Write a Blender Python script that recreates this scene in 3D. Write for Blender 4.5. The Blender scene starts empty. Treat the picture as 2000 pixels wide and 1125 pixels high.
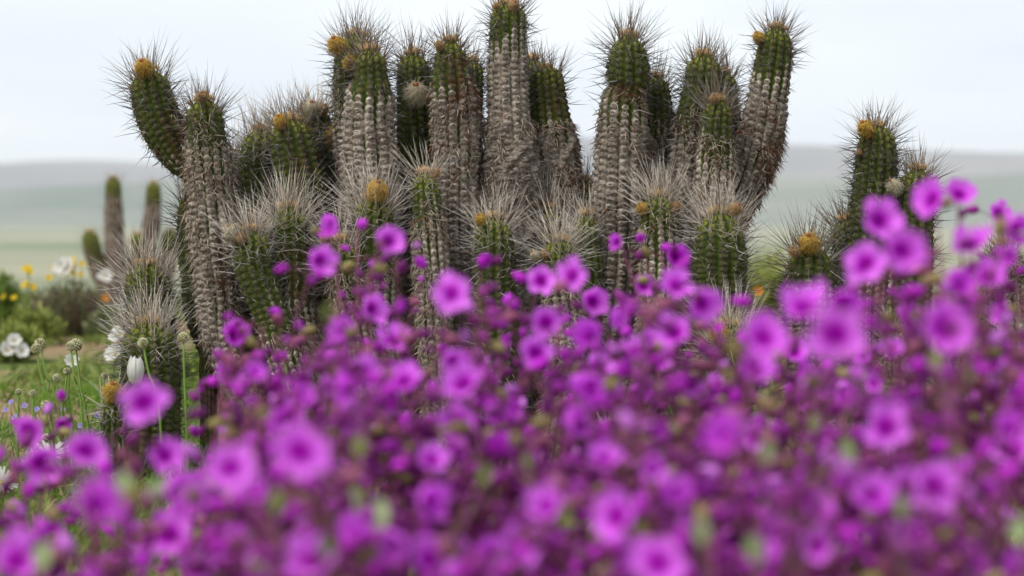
import bpy, math, random
import numpy as np
from mathutils import Vector, Matrix

random.seed(11)
rng = np.random.default_rng(11)
sc = bpy.context.scene
COL = sc.collection

# ------------------------------------------------------------------ camera
CAM_H, HOR, LENS = 0.50, 400.0, 70.0
F = LENS / 36.0 * 2000.0
PITCH = math.atan((562.5 - HOR) / F)
cd = bpy.data.cameras.new('camera')
cam = bpy.data.objects.new('camera', cd)
COL.objects.link(cam)
cam.location = (0, 0, CAM_H)
cam.rotation_euler = (math.pi / 2 - PITCH, 0, 0)
cd.lens = LENS
cd.sensor_width = 36
cd.clip_start = 0.02
cd.clip_end = 40000
cd.dof.use_dof = True
cd.dof.focus_distance = 3.66
cd.dof.aperture_fstop = 3.4
sc.camera = cam

# ------------------------------------------------------------------ sky, sun, exposure
SUN_EL, SUN_AZ = math.radians(56), math.radians(232)     # high, behind the camera and to its left
w = bpy.data.worlds.new('World')
sc.world = w
w.use_nodes = True
nt = w.node_tree
nt.nodes.clear()
N = nt.nodes.new
sky = N('ShaderNodeTexSky')
sky.sky_type = 'NISHITA'
sky.sun_disc = False
sky.sun_elevation = SUN_EL
sky.sun_rotation = SUN_AZ
sky.dust_density = 3.0
tc = N('ShaderNodeTexCoord')
mp = N('ShaderNodeMapping')
mp.inputs['Scale'].default_value = (1.0, 1.0, 5.0)
nz = N('ShaderNodeTexNoise')
nz.inputs['Scale'].default_value = 3.2
nz.inputs['Detail'].default_value = 5
nz.inputs['Roughness'].default_value = 0.5
rp = N('ShaderNodeValToRGB')
rp.color_ramp.elements[0].position = 0.34
rp.color_ramp.elements[0].color = (4.1, 4.42, 5.0, 1)
rp.color_ramp.elements[1].position = 0.68
rp.color_ramp.elements[1].color = (5.0, 5.2, 5.5, 1)
mx = N('ShaderNodeMix')
mx.data_type = 'RGBA'
mx.inputs[0].default_value = 0.90
bg = N('ShaderNodeBackground')
bg.inputs['Strength'].default_value = 0.1
out = N('ShaderNodeOutputWorld')
L = nt.links.new
L(tc.outputs['Generated'], mp.inputs['Vector'])
L(mp.outputs['Vector'], nz.inputs['Vector'])
L(nz.outputs[0], rp.inputs['Fac'])
L(sky.outputs['Color'], mx.inputs[6])
L(rp.outputs['Color'], mx.inputs[7])
L(mx.outputs[2], bg.inputs['Color'])
L(bg.outputs[0], out.inputs['Surface'])

sl = bpy.data.lights.new('sun', 'SUN')
sl.energy = 1.5
sl.angle = math.radians(28)
sl.color = (1.0, 0.96, 0.9)
so = bpy.data.objects.new('sun', sl)
COL.objects.link(so)
sd = Vector((math.sin(SUN_AZ) * math.cos(SUN_EL), math.cos(SUN_AZ) * math.cos(SUN_EL), math.sin(SUN_EL)))
so.rotation_euler = sd.to_track_quat('Z', 'Y').to_euler()
so.location = (-2, -3, 6)

vs = sc.view_settings
vs.view_transform = 'Standard'
vs.look = 'None'
vs.exposure = 1.08
vs.gamma = 1.0
vs.use_curve_mapping = False
sc.render.engine = 'CYCLES'
cy = sc.cycles
cy.max_bounces = 6
cy.diffuse_bounces = 3
cy.transmission_bounces = 4
cy.transparent_max_bounces = 4
cy.volume_bounces = 2
cy.use_denoising = True
cy.caustics_reflective = False
cy.caustics_refractive = False

# ------------------------------------------------------------------ helpers
FW = np.array([0, math.cos(PITCH), -math.sin(PITCH)])
UP = np.array([0, math.sin(PITCH), math.cos(PITCH)])
RT = np.array([1.0, 0, 0])
C0 = np.array([0, 0, CAM_H])


def P(x, y, d):
    """point of the place seen at photograph pixel (x, y), d metres ahead"""
    return C0 + d * FW + (x - 1000.0) / F * d * RT + (562.5 - y) / F * d * UP


def nrm(a):
    return a / np.maximum(np.linalg.norm(a, axis=-1, keepdims=True), 1e-9)


def make_mesh(name, V, faces, mat=None, attrs=None, cols=None, uv=None, smooth=False):
    """faces: list of int arrays (n,3) or (n,4)"""
    me = bpy.data.meshes.new(name)
    V = np.asarray(V, np.float32)
    fl = [np.asarray(f, np.int32) for f in faces if len(f)]
    loops = np.concatenate([f.ravel() for f in fl])
    sizes = np.concatenate([np.full(len(f), f.shape[1], np.int32) for f in fl])
    starts = np.concatenate([[0], np.cumsum(sizes)[:-1]]).astype(np.int32)
    me.vertices.add(len(V))
    me.vertices.foreach_set('co', V.ravel())
    me.loops.add(len(loops))
    me.loops.foreach_set('vertex_index', loops)
    me.polygons.add(len(sizes))
    me.polygons.foreach_set('loop_start', starts)
    me.polygons.foreach_set('loop_total', sizes)
    if smooth:
        me.polygons.foreach_set('use_smooth', np.ones(len(sizes), bool))
    me.update(calc_edges=True)
    if attrs:
        for k, a in attrs.items():
            at = me.attributes.new(k, 'FLOAT', 'POINT')
            at.data.foreach_set('value', np.asarray(a, np.float32))
    if cols is not None:
        at = me.attributes.new('tint', 'FLOAT_COLOR', 'POINT')
        c4 = np.ones((len(V), 4), np.float32)
        c4[:, :3] = cols
        at.data.foreach_set('color', c4.ravel())
    if uv is not None:
        ul = me.uv_layers.new(name='UVMap')
        ul.data.foreach_set('uv', np.asarray(uv, np.float32)[loops].ravel())
    if mat:
        me.materials.append(mat)
    return me


def link(name, me, parent=None, loc=None, kind=None):
    o = bpy.data.objects.new(name, me)
    COL.objects.link(o)
    if parent is not None:
        o.parent = parent
    if loc is not None:
        o.location = loc
    if kind:
        o['kind'] = kind
    return o


def thing(name, label, cat, loc=(0, 0, 0), group=None):
    o = bpy.data.objects.new(name, None)
    o.empty_display_size = 0.05
    COL.objects.link(o)
    o.location = loc
    tag(o, label, cat, group)
    return o


def tag(o, label, cat, group=None):
    o['label'] = label
    o['category'] = cat
    if group:
        o['group'] = group


class Buf:
    """collects geometry for one mesh, in world space; origin is taken off at build"""
    def __init__(s):
        s.v, s.t, s.c, s.n = [], [], [], 0

    def add(s, V, T, C):
        V = np.asarray(V, float)
        s.v.append(V)
        s.t.append(np.asarray(T, int) + s.n)
        C = np.asarray(C, float)
        if C.ndim == 1:
            C = np.tile(C, (len(V), 1))
        s.c.append(C)
        s.n += len(V)

    def mesh(s, name, mat, org=(0, 0, 0), smooth=False):
        return make_mesh(name, np.concatenate(s.v) - np.asarray(org), [np.concatenate(s.t)], mat,
                         cols=np.concatenate(s.c), smooth=smooth)


def spikes(B, base, d, ln, wd, cb, ct, bend=0.0, bdir=None):
    """tapered three-sided needles, slightly bent"""
    n = len(base)
    if n == 0:
        return
    d = nrm(d)
    ref = np.where(np.abs(d[:, 2:3]) > 0.9, np.array([[1.0, 0, 0]]), np.array([[0, 0, 1.0]]))
    a = nrm(np.cross(d, ref))
    b = np.cross(d, a)
    ln = np.broadcast_to(ln, (n,))[:, None]
    wd = np.broadcast_to(wd, (n,))[:, None]
    if bdir is None:
        bdir = nrm(rng.normal(size=(n, 3)))
    bv = bdir * ln * bend
    mid = base + d * ln * 0.5 + bv * 0.3
    tip = base + d * ln + bv
    V = np.zeros((n, 7, 3))
    for k in range(3):
        an = k * 2.0944
        off = (a * math.cos(an) + b * math.sin(an)) * wd * 0.5
        V[:, k] = base + off
        V[:, 3 + k] = mid + off * 0.7
    V[:, 6] = tip
    T = []
    for k in range(3):
        k2 = (k + 1) % 3
        T += [(k, k2, 3 + k2), (k, 3 + k2, 3 + k), (3 + k, 3 + k2, 6)]
    T = np.array(T)[None] + (np.arange(n) * 7)[:, None, None]
    Cc = np.zeros((n, 7, 3))
    Cc[:, :3] = cb[:, None] if np.ndim(cb) == 2 else cb
    Cc[:, 6] = ct
    Cc[:, 3:6] = (Cc[:, :3] + Cc[:, 6:7]) * 0.5
    B.add(V.reshape(-1, 3), T.reshape(-1, 3), Cc.reshape(-1, 3))


def blades(B, base, d, ln, wd, cb, ct, sag=0.3):
    """thin curved leaf strips (two quads and a tip)"""
    n = len(base)
    d = nrm(d)
    side = nrm(np.cross(d, rng.normal(size=(n, 3))))
    ln = np.broadcast_to(ln, (n,))[:, None]
    wd = np.broadcast_to(wd, (n,))[:, None]
    g = np.zeros((n, 3))
    g[:, 2] = -1
    p1 = base + d * ln * 0.45 + g * ln * sag * 0.2
    p2 = base + d * ln * 0.8 + g * ln * sag * 0.6
    p3 = base + d * ln + g * ln * sag
    V = np.stack([base - side * wd * .35, base + side * wd * .35, p1 - side * wd * .5, p1 + side * wd * .5,
                  p2 - side * wd * .4, p2 + side * wd * .4, p3], 1)
    T = np.array([(0, 1, 3), (0, 3, 2), (2, 3, 5), (2, 5, 4), (4, 5, 6)])[None] + (np.arange(n) * 7)[:, None, None]
    Cc = np.zeros((n, 7, 3))
    Cc[:, :2] = np.asarray(cb)[:, None] if np.ndim(cb) == 2 else cb
    Cc[:, 4:] = np.asarray(ct)[:, None] if np.ndim(ct) == 2 else ct
    Cc[:, 2:4] = (Cc[:, :1] + Cc[:, 4:5]) * .5
    B.add(V.reshape(-1, 3), T.reshape(-1, 3), Cc.reshape(-1, 3))


def tube(B, pts, rad, col, k=5):
    pts = np.asarray(pts, float)
    n = len(pts)
    rad = np.broadcast_to(np.asarray(rad, float), (n,))
    t = nrm(np.gradient(pts, axis=0))
    ref = np.array([0.31, 0.9, 0.17])
    a = nrm(np.cross(t, ref))
    b = np.cross(t, a)
    an = np.arange(k) * 2 * math.pi / k
    V = pts[:, None] + (a[:, None] * np.cos(an)[None, :, None] + b[:, None] * np.sin(an)[None, :, None]) * rad[:, None, None]
    T = []
    for i in range(n - 1):
        for j in range(k):
            j2 = (j + 1) % k
            q = (i * k + j, i * k + j2, (i + 1) * k + j2, (i + 1) * k + j)
            T += [(q[0], q[1], q[2]), (q[0], q[2], q[3])]
    for j in range(1, k - 1):
        T.append(((n - 1) * k, (n - 1) * k + j, (n - 1) * k + j + 1))
    col = np.asarray(col, float)
    if col.ndim == 2:
        col = np.repeat(col, k, axis=0)
    B.add(V.reshape(-1, 3), T, col)


def unit_ball(nu=8, nv=5):
    V = [(0, 0, -1)]
    for i in range(1, nv):
        p = math.pi * i / nv
        for j in range(nu):
            a = 2 * math.pi * j / nu
            V.append((math.sin(p) * math.cos(a), math.sin(p) * math.sin(a), -math.cos(p)))
    V.append((0, 0, 1))
    T = []
    for j in range(nu):
        T.append((0, 1 + (j + 1) % nu, 1 + j))
        T.append((len(V) - 1, 1 + (nv - 2) * nu + j, 1 + (nv - 2) * nu + (j + 1) % nu))
        for i in range(nv - 2):
            a, b = 1 + i * nu + j, 1 + i * nu + (j + 1) % nu
            T += [(a, b, b + nu), (a, b + nu, a + nu)]
    return np.array(V, float), np.array(T)


def frame(z):
    z = nrm(np.asarray(z, float))
    ref = np.array([0, 0, 1.0]) if abs(z[2]) < 0.95 else np.array([1.0, 0, 0])
    x = nrm(np.cross(ref, z))
    return np.stack([x, np.cross(z, x), z], 1)


def catmull(p, n):
    p = np.asarray(p, float)
    e = np.concatenate([[2 * p[0] - p[1]], p, [2 * p[-1] - p[-2]]])
    m = len(p) - 1
    u = np.linspace(0, m, n)
    i = np.minimum(u.astype(int), m - 1)
    t = (u - i)[:, None]
    a, b, c, d = e[i], e[i + 1], e[i + 2], e[i + 3]
    return 0.5 * (2 * b + (c - a) * t + (2 * a - 5 * b + 4 * c - d) * t ** 2 + (3 * b - a - 3 * c + d) * t ** 3)


def vnoise(u, v, seed=0):
    """smooth 2D value noise 0..1"""
    def h(i, j):
        x = np.sin(i * 127.1 + j * 311.7 + seed * 74.7) * 43758.5453
        return x - np.floor(x)
    iu, iv = np.floor(u), np.floor(v)
    fu, fv = u - iu, v - iv
    fu, fv = fu * fu * (3 - 2 * fu), fv * fv * (3 - 2 * fv)
    return (h(iu, iv) * (1 - fu) * (1 - fv) + h(iu + 1, iv) * fu * (1 - fv) + h(iu, iv + 1) * (1 - fu) * fv + h(iu + 1, iv + 1) * fu * fv)


def sstep(a, b, x):
    t = np.clip((x - a) / (b - a + 1e-9), 0, 1)
    return t * t * (3 - 2 * t)


# ------------------------------------------------------------------ materials
def mat_base(name, rough=0.7, spec=0.3):
    m = bpy.data.materials.new(name)
    m.use_nodes = True
    nt = m.node_tree
    b = nt.nodes['Principled BSDF']
    b.inputs['Roughness'].default_value = rough
    b.inputs['Specular IOR Level'].default_value = spec
    return m, nt, b


def mth(nt, op, a, b=None, c=None, clamp=False):
    n = nt.nodes.new('ShaderNodeMath')
    n.operation = op
    n.use_clamp = clamp
    for k, x in enumerate((a, b, c)):
        if x is None:
            continue
        if isinstance(x, (int, float)):
            n.inputs[k].default_value = x
        else:
            nt.links.new(x, n.inputs[k])
    return n.outputs[0]


def mixc(nt, f, a, b, mode='MIX'):
    n = nt.nodes.new('ShaderNodeMix')
    n.data_type = 'RGBA'
    n.blend_type = mode
    n.clamp_factor = True
    for k, x in ((0, f), (6, a), (7, b)):
        if isinstance(x, (int, float)):
            n.inputs[k].default_value = x
        elif isinstance(x, tuple):
            n.inputs[k].default_value = x + (1,) if len(x) == 3 else x
        else:
            nt.links.new(x, n.inputs[k])
    return n.outputs[2]


def noise(nt, scale, detail=4, rough=0.6, vec=None):
    n = nt.nodes.new('ShaderNodeTexNoise')
    n.inputs['Scale'].default_value = scale
    n.inputs['Detail'].default_value = detail
    n.inputs['Roughness'].default_value = rough
    if vec is not None:
        nt.links.new(vec, n.inputs['Vector'])
    return n


def mrange(nt, x, a, b, c=0.0, d=1.0):
    n = nt.nodes.new('ShaderNodeMapRange')
    n.inputs['From Min'].default_value = a
    n.inputs['From Max'].default_value = b
    n.inputs['To Min'].default_value = c
    n.inputs['To Max'].default_value = d
    nt.links.new(x, n.inputs['Value'])
    return n.outputs[0]


def tint_mat(name, rough=0.6, spec=0.25, trans=0.0, var=0.15, vscale=60.0, bump=0.0):
    """colour from the geometry's own pigment attribute with noise variation; optional translucency"""
    m, nt, b = mat_base(name, rough, spec)
    at = nt.nodes.new('ShaderNodeAttribute')
    at.attribute_name = 'tint'
    tcn = nt.nodes.new('ShaderNodeTexCoord')
    nn = noise(nt, vscale, 3, 0.6, tcn.outputs['Object'])
    f = mrange(nt, nn.outputs[0], 0.25, 0.75, 1 - var, 1 + var)
    hsv = nt.nodes.new('ShaderNodeHueSaturation')
    nt.links.new(at.outputs['Color'], hsv.inputs['Color'])
    nt.links.new(f, hsv.inputs['Value'])
    nt.links.new(hsv.outputs[0], b.inputs['Base Color'])
    if bump:
        bn = nt.nodes.new('ShaderNodeBump')
        bn.inputs['Strength'].default_value = bump
        bn.inputs['Distance'].default_value = 0.002
        nt.links.new(nn.outputs[0], bn.inputs['Height'])
        nt.links.new(bn.outputs[0], b.inputs['Normal'])
    if trans:
        tr = nt.nodes.new('ShaderNodeBsdfTranslucent')
        nt.links.new(hsv.outputs[0], tr.inputs['Color'])
        ms = nt.nodes.new('ShaderNodeMixShader')
        ms.inputs[0].default_value = trans
        nt.links.new(b.outputs[0], ms.inputs[1])
        nt.links.new(tr.outputs[0], ms.inputs[2])
        nt.links.new(ms.outputs[0], nt.nodes['Material Output'].inputs['Surface'])
    return m


def cactus_mat():
    m, nt, b = mat_base('cactus_skin', 0.75, 0.2)
    L = nt.links.new
    uvn = nt.nodes.new('ShaderNodeUVMap')
    uvn.uv_map = 'UVMap'
    sp = nt.nodes.new('ShaderNodeSeparateXYZ')
    L(uvn.outputs[0], sp.inputs[0])
    fu = mth(nt, 'FRACT', sp.outputs[0])
    fv = mth(nt, 'FRACT', sp.outputs[1])
    du = mth(nt, 'ABSOLUTE', mth(nt, 'SUBTRACT', fu, 0.5))          # 0 on the ridge, 0.5 in the groove
    dv = mth(nt, 'SUBTRACT', fv, 0.5)
    dist = mth(nt, 'SQRT', mth(nt, 'ADD', mth(nt, 'POWER', mth(nt, 'MULTIPLY', du, 1.15), 2.0), mth(nt, 'POWER', mth(nt, 'MULTIPLY', dv, 1.0), 2.0)))
    age = nt.nodes.new('ShaderNodeAttribute')
    age.attribute_name = 'age'
    rust = nt.nodes.new('ShaderNodeAttribute')
    rust.attribute_name = 'rust'
    young = nt.nodes.new('ShaderNodeAttribute')
    young.attribute_name = 'young'
    tcn = nt.nodes.new('ShaderNodeTexCoord')
    obj = tcn.outputs['Object']
    n1 = noise(nt, 55, 5, 0.65, obj)
    n2 = noise(nt, 260, 4, 0.7, obj)
    n3 = noise(nt, 16, 3, 0.5, obj)
    # every tubercle has its own tone and wear
    cell = nt.nodes.new('ShaderNodeTexWhiteNoise')
    cell.noise_dimensions = '2D'
    cmb = nt.nodes.new('ShaderNodeCombineXYZ')
    L(mth(nt, 'FLOOR', sp.outputs[0]), cmb.inputs[0])
    L(mth(nt, 'FLOOR', sp.outputs[1]), cmb.inputs[1])
    L(cmb.outputs[0], cell.inputs['Vector'])
    rnd = cell.outputs['Value']
    wob = mth(nt, 'ADD', mth(nt, 'MULTIPLY', mth(nt, 'SUBTRACT', n2.outputs[0], 0.5), 0.55), mth(nt, 'MULTIPLY', mth(nt, 'SUBTRACT', n1.outputs[0], 0.5), 0.45))
    dist = mth(nt, 'ADD', dist, wob)
    zig = mth(nt, 'ADD', mth(nt, 'ADD', du, mth(nt, 'MULTIPLY', mth(nt, 'ABSOLUTE', dv), 0.30)), mth(nt, 'MULTIPLY', wob, 0.6))   # grooves weave between the tubercles
    # living skin: clean green grooves, browned ridge tops with areoles, yellow green when fresh
    g = mixc(nt, n1.outputs[0], (0.026, 0.044, 0.008), (0.102, 0.138, 0.016))
    ridge = mrange(nt, zig, 0.40, 0.24)
    g = mixc(nt, mth(nt, 'MULTIPLY', ridge, 0.62), g, (0.085, 0.072, 0.042))
    tip = mth(nt, 'MULTIPLY', mrange(nt, dist, 0.46, 0.22), mth(nt, 'ADD', mth(nt, 'MULTIPLY', young.outputs['Fac'], 0.85), mth(nt, 'MULTIPLY', rnd, 0.22)))
    g = mixc(nt, tip, g, (0.34, 0.35, 0.03))
    g = mixc(nt, mth(nt, 'MULTIPLY', mrange(nt, dist, 0.24, 0.12), 0.85), g, (0.12, 0.095, 0.07))
    # corky bark
    bk = mixc(nt, mrange(nt, n2.outputs[0], 0.32, 0.68), (0.080, 0.058, 0.044), (0.58, 0.49, 0.40))
    bk = mixc(nt, mth(nt, 'MULTIPLY', mrange(nt, n1.outputs[0], 0.42, 0.66), 0.6), bk, (0.32, 0.255, 0.20))
    bk = mixc(nt, mth(nt, 'MULTIPLY', mth(nt, 'POWER', rnd, 2.0), 0.45), bk, (0.56, 0.50, 0.44))
    ring = mth(nt, 'MULTIPLY', mrange(nt, dist, 0.14, 0.25), mrange(nt, dist, 0.42, 0.30))
    bk = mixc(nt, mth(nt, 'MULTIPLY', mth(nt, 'MULTIPLY', ring, 0.9), mrange(nt, rnd, 0.3, 0.9, 0.05, 1.0)), bk, (0.71, 0.62, 0.52))
    bk = mixc(nt, mth(nt, 'MULTIPLY', mrange(nt, dist, 0.18, 0.06), mrange(nt, rnd, 0.15, 0.6, 0.2, 0.9)), bk, (0.055, 0.036, 0.026))
    bk = mixc(nt, mth(nt, 'MULTIPLY', mrange(nt, zig, 0.44, 0.56), 0.55), bk, (0.10, 0.085, 0.06))  # bark grooves coloured darker to deepen the shade between the ribs
    ble = nt.nodes.new('ShaderNodeAttribute')
    ble.attribute_name = 'bleach'
    bk = mixc(nt, mth(nt, 'MULTIPLY', ble.outputs['Fac'], mrange(nt, n2.outputs[0], 0.40, 0.58)), bk, (0.65, 0.555, 0.455))
    spot = mth(nt, 'MULTIPLY', mrange(nt, n1.outputs[0], 0.58, 0.68), mrange(nt, n3.outputs[0], 0.46, 0.60))
    bk = mixc(nt, mth(nt, 'MULTIPLY', spot, 0.7), bk, (0.36, 0.15, 0.06))
    # the bark grows over the ribs first; the grooves stay green longest
    gro = mrange(nt, zig, 0.30, 0.50)
    af = mth(nt, 'ADD', mth(nt, 'SUBTRACT', mth(nt, 'MULTIPLY', age.outputs['Fac'], 2.0), mth(nt, 'MULTIPLY', gro, 1.35)), mth(nt, 'MULTIPLY', mth(nt, 'SUBTRACT', n1.outputs[0], 0.5), 1.3))
    af = mrange(nt, af, 0.35, 0.75)
    col = mixc(nt, af, g, bk)
    felt = nt.nodes.new('ShaderNodeAttribute')
    felt.attribute_name = 'felt'
    fc = mixc(nt, mrange(nt, n2.outputs[0], 0.3, 0.7), (0.10, 0.078, 0.060), (0.44, 0.375, 0.31))
    col = mixc(nt, mrange(nt, mth(nt, 'ADD', felt.outputs['Fac'], wob), 0.25, 0.6), col, fc)
    rs = mth(nt, 'MULTIPLY', rust.outputs['Fac'], mrange(nt, n1.outputs[0], 0.42, 0.58))
    col = mixc(nt, mth(nt, 'MULTIPLY', rs, 0.85), col, (0.115, 0.045, 0.022))
    L(col, b.inputs['Base Color'])
    bn = nt.nodes.new('ShaderNodeBump')
    bn.inputs['Strength'].default_value = 1.0
    bn.inputs['Distance'].default_value = 0.006
    hh = mth(nt, 'ADD', n2.outputs[0], mth(nt, 'MULTIPLY', n1.outputs[0], 0.8))
    hh = mth(nt, 'ADD', hh, mth(nt, 'MULTIPLY', mth(nt, 'MULTIPLY', ring, age.outputs['Fac']), 0.8))
    L(hh, bn.inputs['Height'])
    L(bn.outputs[0], b.inputs['Normal'])
    return m


M_CACTUS = cactus_mat()
M_SPINE = tint_mat('spine_horn', 0.45, 0.35, 0, 0.2, 30)
M_WOOL = tint_mat('woolly_hair', 0.85, 0.1, 0.25, 0.2, 150)
M_FIBRE = tint_mat('dead_fibre', 0.9, 0.1, 0.1, 0.3, 120)
M_PETAL = tint_mat('petal', 0.55, 0.15, 0.44, 0.10, 40)
M_BUD = tint_mat('bud_sepal', 0.55, 0.2, 0.12, 0.25, 80)
M_STALK = tint_mat('stalk', 0.55, 0.2, 0.0, 0.2, 60)
M_LEAF = tint_mat('leaf', 0.5, 0.3, 0.25, 0.25, 50)
M_GRASS = tint_mat('grass', 0.5, 0.25, 0.3, 0.2, 20)
M_WOOD = tint_mat('shrub_wood', 0.85, 0.1, 0, 0.3, 60, 0.4)


def ground_mat():
    m, nt, b = mat_base('ground_soil', 0.95, 0.1)
    L = nt.links.new
    geo = nt.nodes.new('ShaderNodeNewGeometry')
    pos = geo.outputs['Position']
    a1 = noise(nt, 0.9, 5, 0.6, pos)
    a2 = noise(nt, 14, 5, 0.7, pos)
    a3 = noise(nt, 90, 4, 0.7, pos)
    soil = mixc(nt, a2.outputs[0], (0.17, 0.095, 0.055), (0.36, 0.24, 0.155))
    soil = mixc(nt, mrange(nt, a3.outputs[0], 0.55, 0.75), soil, (0.42, 0.33, 0.25))
    gr = mixc(nt, a2.outputs[0], (0.05, 0.085, 0.018), (0.14, 0.18, 0.04))
    near = mixc(nt, mrange(nt, a1.outputs[0], 0.44, 0.56), soil, gr)
    # the valley floor: dry pasture in broad bands
    mpn = nt.nodes.new('ShaderNodeMapping')
    mpn.inputs['Scale'].default_value = (0.0012, 0.004, 0.004)
    L(pos, mpn.inputs['Vector'])
    b1 = noise(nt, 1.0, 5, 0.6, mpn.outputs[0])
    far = mixc(nt, mrange(nt, b1.outputs[0], 0.35, 0.65), (0.14, 0.17, 0.085), (0.33, 0.30, 0.20))
    sp = nt.nodes.new('ShaderNodeSeparateXYZ')
    L(pos, sp.inputs[0])
    f = mrange(nt, sp.outputs[1], 12, 60)
    L(mixc(nt, f, near, far), b.inputs['Base Color'])
    bn = nt.nodes.new('ShaderNodeBump')
    bn.inputs['Strength'].default_value = 0.6
    bn.inputs['Distance'].default_value = 0.02
    L(a2.outputs[0], bn.inputs['Height'])
    L(bn.outputs[0], b.inputs['Normal'])
    return m


def hill_mat(name, ca, cb):
    m, nt, b = mat_base(name, 0.95, 0.1)
    geo = nt.nodes.new('ShaderNodeNewGeometry')
    mpn = nt.nodes.new('ShaderNodeMapping')
    mpn.inputs['Scale'].default_value = (0.0016, 0.0016, 0.012)
    nt.links.new(geo.outputs['Position'], mpn.inputs['Vector'])
    n1 = noise(nt, 1.0, 6, 0.6, mpn.outputs[0])
    c = mixc(nt, mrange(nt, n1.outputs[0], 0.36, 0.64), ca, cb)
    nt.links.new(c, b.inputs['Base Color'])
    return m


# ------------------------------------------------------------------ ground, hills, haze
def gz(x, y):
    """height of the ground"""
    x = np.asarray(x, float)
    y = np.asarray(y, float)
    r = np.hypot(x, y)
    z = 0.035 * (vnoise(x * 0.9 + 40, y * 0.9 + 7, 3) - 0.5) * sstep(0.2, 2, r)
    z = z - 26.0 * sstep(10.5, 420, np.maximum(r, 0)) * 1.0 - 0.05 * np.maximum(np.minimum(r, 60) - 11, 0)
    z = z + 3.0 * (vnoise(x / 260.0, y / 260.0, 9) - 0.5) * sstep(200, 900, r)
    return z


def build_ground():
    rr = np.concatenate([np.linspace(0.15, 14, 90), np.geomspace(14.6, 9000, 90)])
    K = 144
    an = np.linspace(0, 2 * math.pi, K, endpoint=False)
    X = rr[:, None] * np.sin(an)[None]
    Y = rr[:, None] * np.cos(an)[None]
    V = np.stack([X, Y, gz(X, Y)], -1).reshape(-1, 3)
    V = np.concatenate([V, [[0, 0, 0]]])
    i = np.arange(len(rr) - 1)[:, None] * K
    j = np.arange(K)[None]
    j2 = (j + 1) % K
    Q = np.stack([i + j, i + K + j, i + K + j2, i + j2], -1).reshape(-1, 4)
    c = len(V) - 1
    Tt = np.stack([np.full(K, c), np.arange(K), (np.arange(K) + 1) % K], -1)
    o = link('ground', make_mesh('ground', V, [Q, Tt], ground_mat(), smooth=True), kind='structure')
    return o


build_ground()


def hill(D, prof, depth, mat):
    """a long ridge D metres away whose crest follows the skyline"""
    xs = np.array([p[0] for p in prof], float)
    ys = np.array([p[1] for p in prof], float)
    px = np.linspace(-1600, 3600, 150)
    py = np.interp(px, xs, ys)
    k = np.ones(9) / 9
    py = np.convolve(np.pad(py, 4, mode='edge'), k, mode='valid')
    crest = (HOR - py) / F * D + CAM_H
    crest += 1.6 * (vnoise(px / 60.0, px * 0, 5) - .5)
    X = (px - 1000) / F * D
    t = np.linspace(-1, 1, 41)
    zb = -32.0
    sh = (0.5 + 0.5 * np.cos(math.pi * t)) ** 0.85
    XX = np.repeat(X[None], len(t), 0)
    YY = D + t[:, None] * depth + 60 * (vnoise(px / 140.0, px * 0, 8)[None] - .5)
    ZZ = zb + (crest - zb)[None] * sh[:, None]
    ZZ += 9 * (vnoise(XX / 170.0, YY / 170.0, 4) - .5) * np.sin(math.pi * sh)[:, None]
    V = np.stack([XX, YY, ZZ], -1).reshape(-1, 3)
    n = len(px)
    i = np.arange(len(t) - 1)[:, None] * n
    j = np.arange(n - 1)[None]
    Q = np.stack([i + j, i + j + 1, i + n + j + 1, i + n + j], -1).reshape(-1, 4)
    return link('hill', make_mesh('hill', V, [Q], mat, smooth=True), kind='structure')


hill(5200, [(-1600, 330), (-300, 335), (0, 322), (60, 312), (130, 307), (220, 312), (330, 322), (450, 330), (600, 318), (800, 285), (1000, 268), (1120, 262),
            (1180, 268), (1300, 280), (1450, 282), (1540, 281), (1700, 291), (1850, 297), (2000, 298), (2400, 310), (3600, 330)], 900,
     hill_mat('hill_far', (0.11, 0.10, 0.11), (0.19, 0.165, 0.16)))
hill(3300, [(-1600, 360), (0, 372), (300, 352), (480, 350), (700, 345), (1100, 352), (1250, 350), (1500, 342), (1750, 352), (2000, 335), (3600, 345)], 700,
     hill_mat('hill_near', (0.085, 0.115, 0.085), (0.23, 0.22, 0.18)))


def build_haze():
    a, b, z0, z1 = 9500.0, 9500.0, -40.0, 190.0
    V = [(-a, -b, z0), (a, -b, z0), (a, b, z0), (-a, b, z0), (-a, -b, z1), (a, -b, z1), (a, b, z1), (-a, b, z1)]
    Q = [(0, 3, 2, 1), (4, 5, 6, 7), (0, 1, 5, 4), (1, 2, 6, 5), (2, 3, 7, 6), (3, 0, 4, 7)]
    m = bpy.data.materials.new('haze_air')
    m.use_nodes = True
    nt = m.node_tree
    nt.nodes.clear()
    o = nt.nodes.new('ShaderNodeOutputMaterial')
    v = nt.nodes.new('ShaderNodeVolumePrincipled')
    v.inputs['Color'].default_value = (0.90, 0.95, 1.0, 1)
    v.inputs['Density'].default_value = 0.00013
    nt.links.new(v.outputs[0], o.inputs['Volume'])
    h = link('haze', make_mesh('haze', V, [np.array(Q)], m), kind='stuff')
    tag(h, 'pale bluish haze over the valley and the hills', 'haze')


build_haze()

# ------------------------------------------------------------------ cactus
D0 = 3.66
TAN = np.array([0.50, 0.33, 0.15])
GOLD = np.array([0.62, 0.36, 0.07])
DARK = np.array([0.035, 0.028, 0.028])
SILV = np.array([0.52, 0.50, 0.47])
BROWN = np.array([0.15, 0.105, 0.065])
BALL_V, BALL_T = unit_ball(12, 8)


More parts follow.
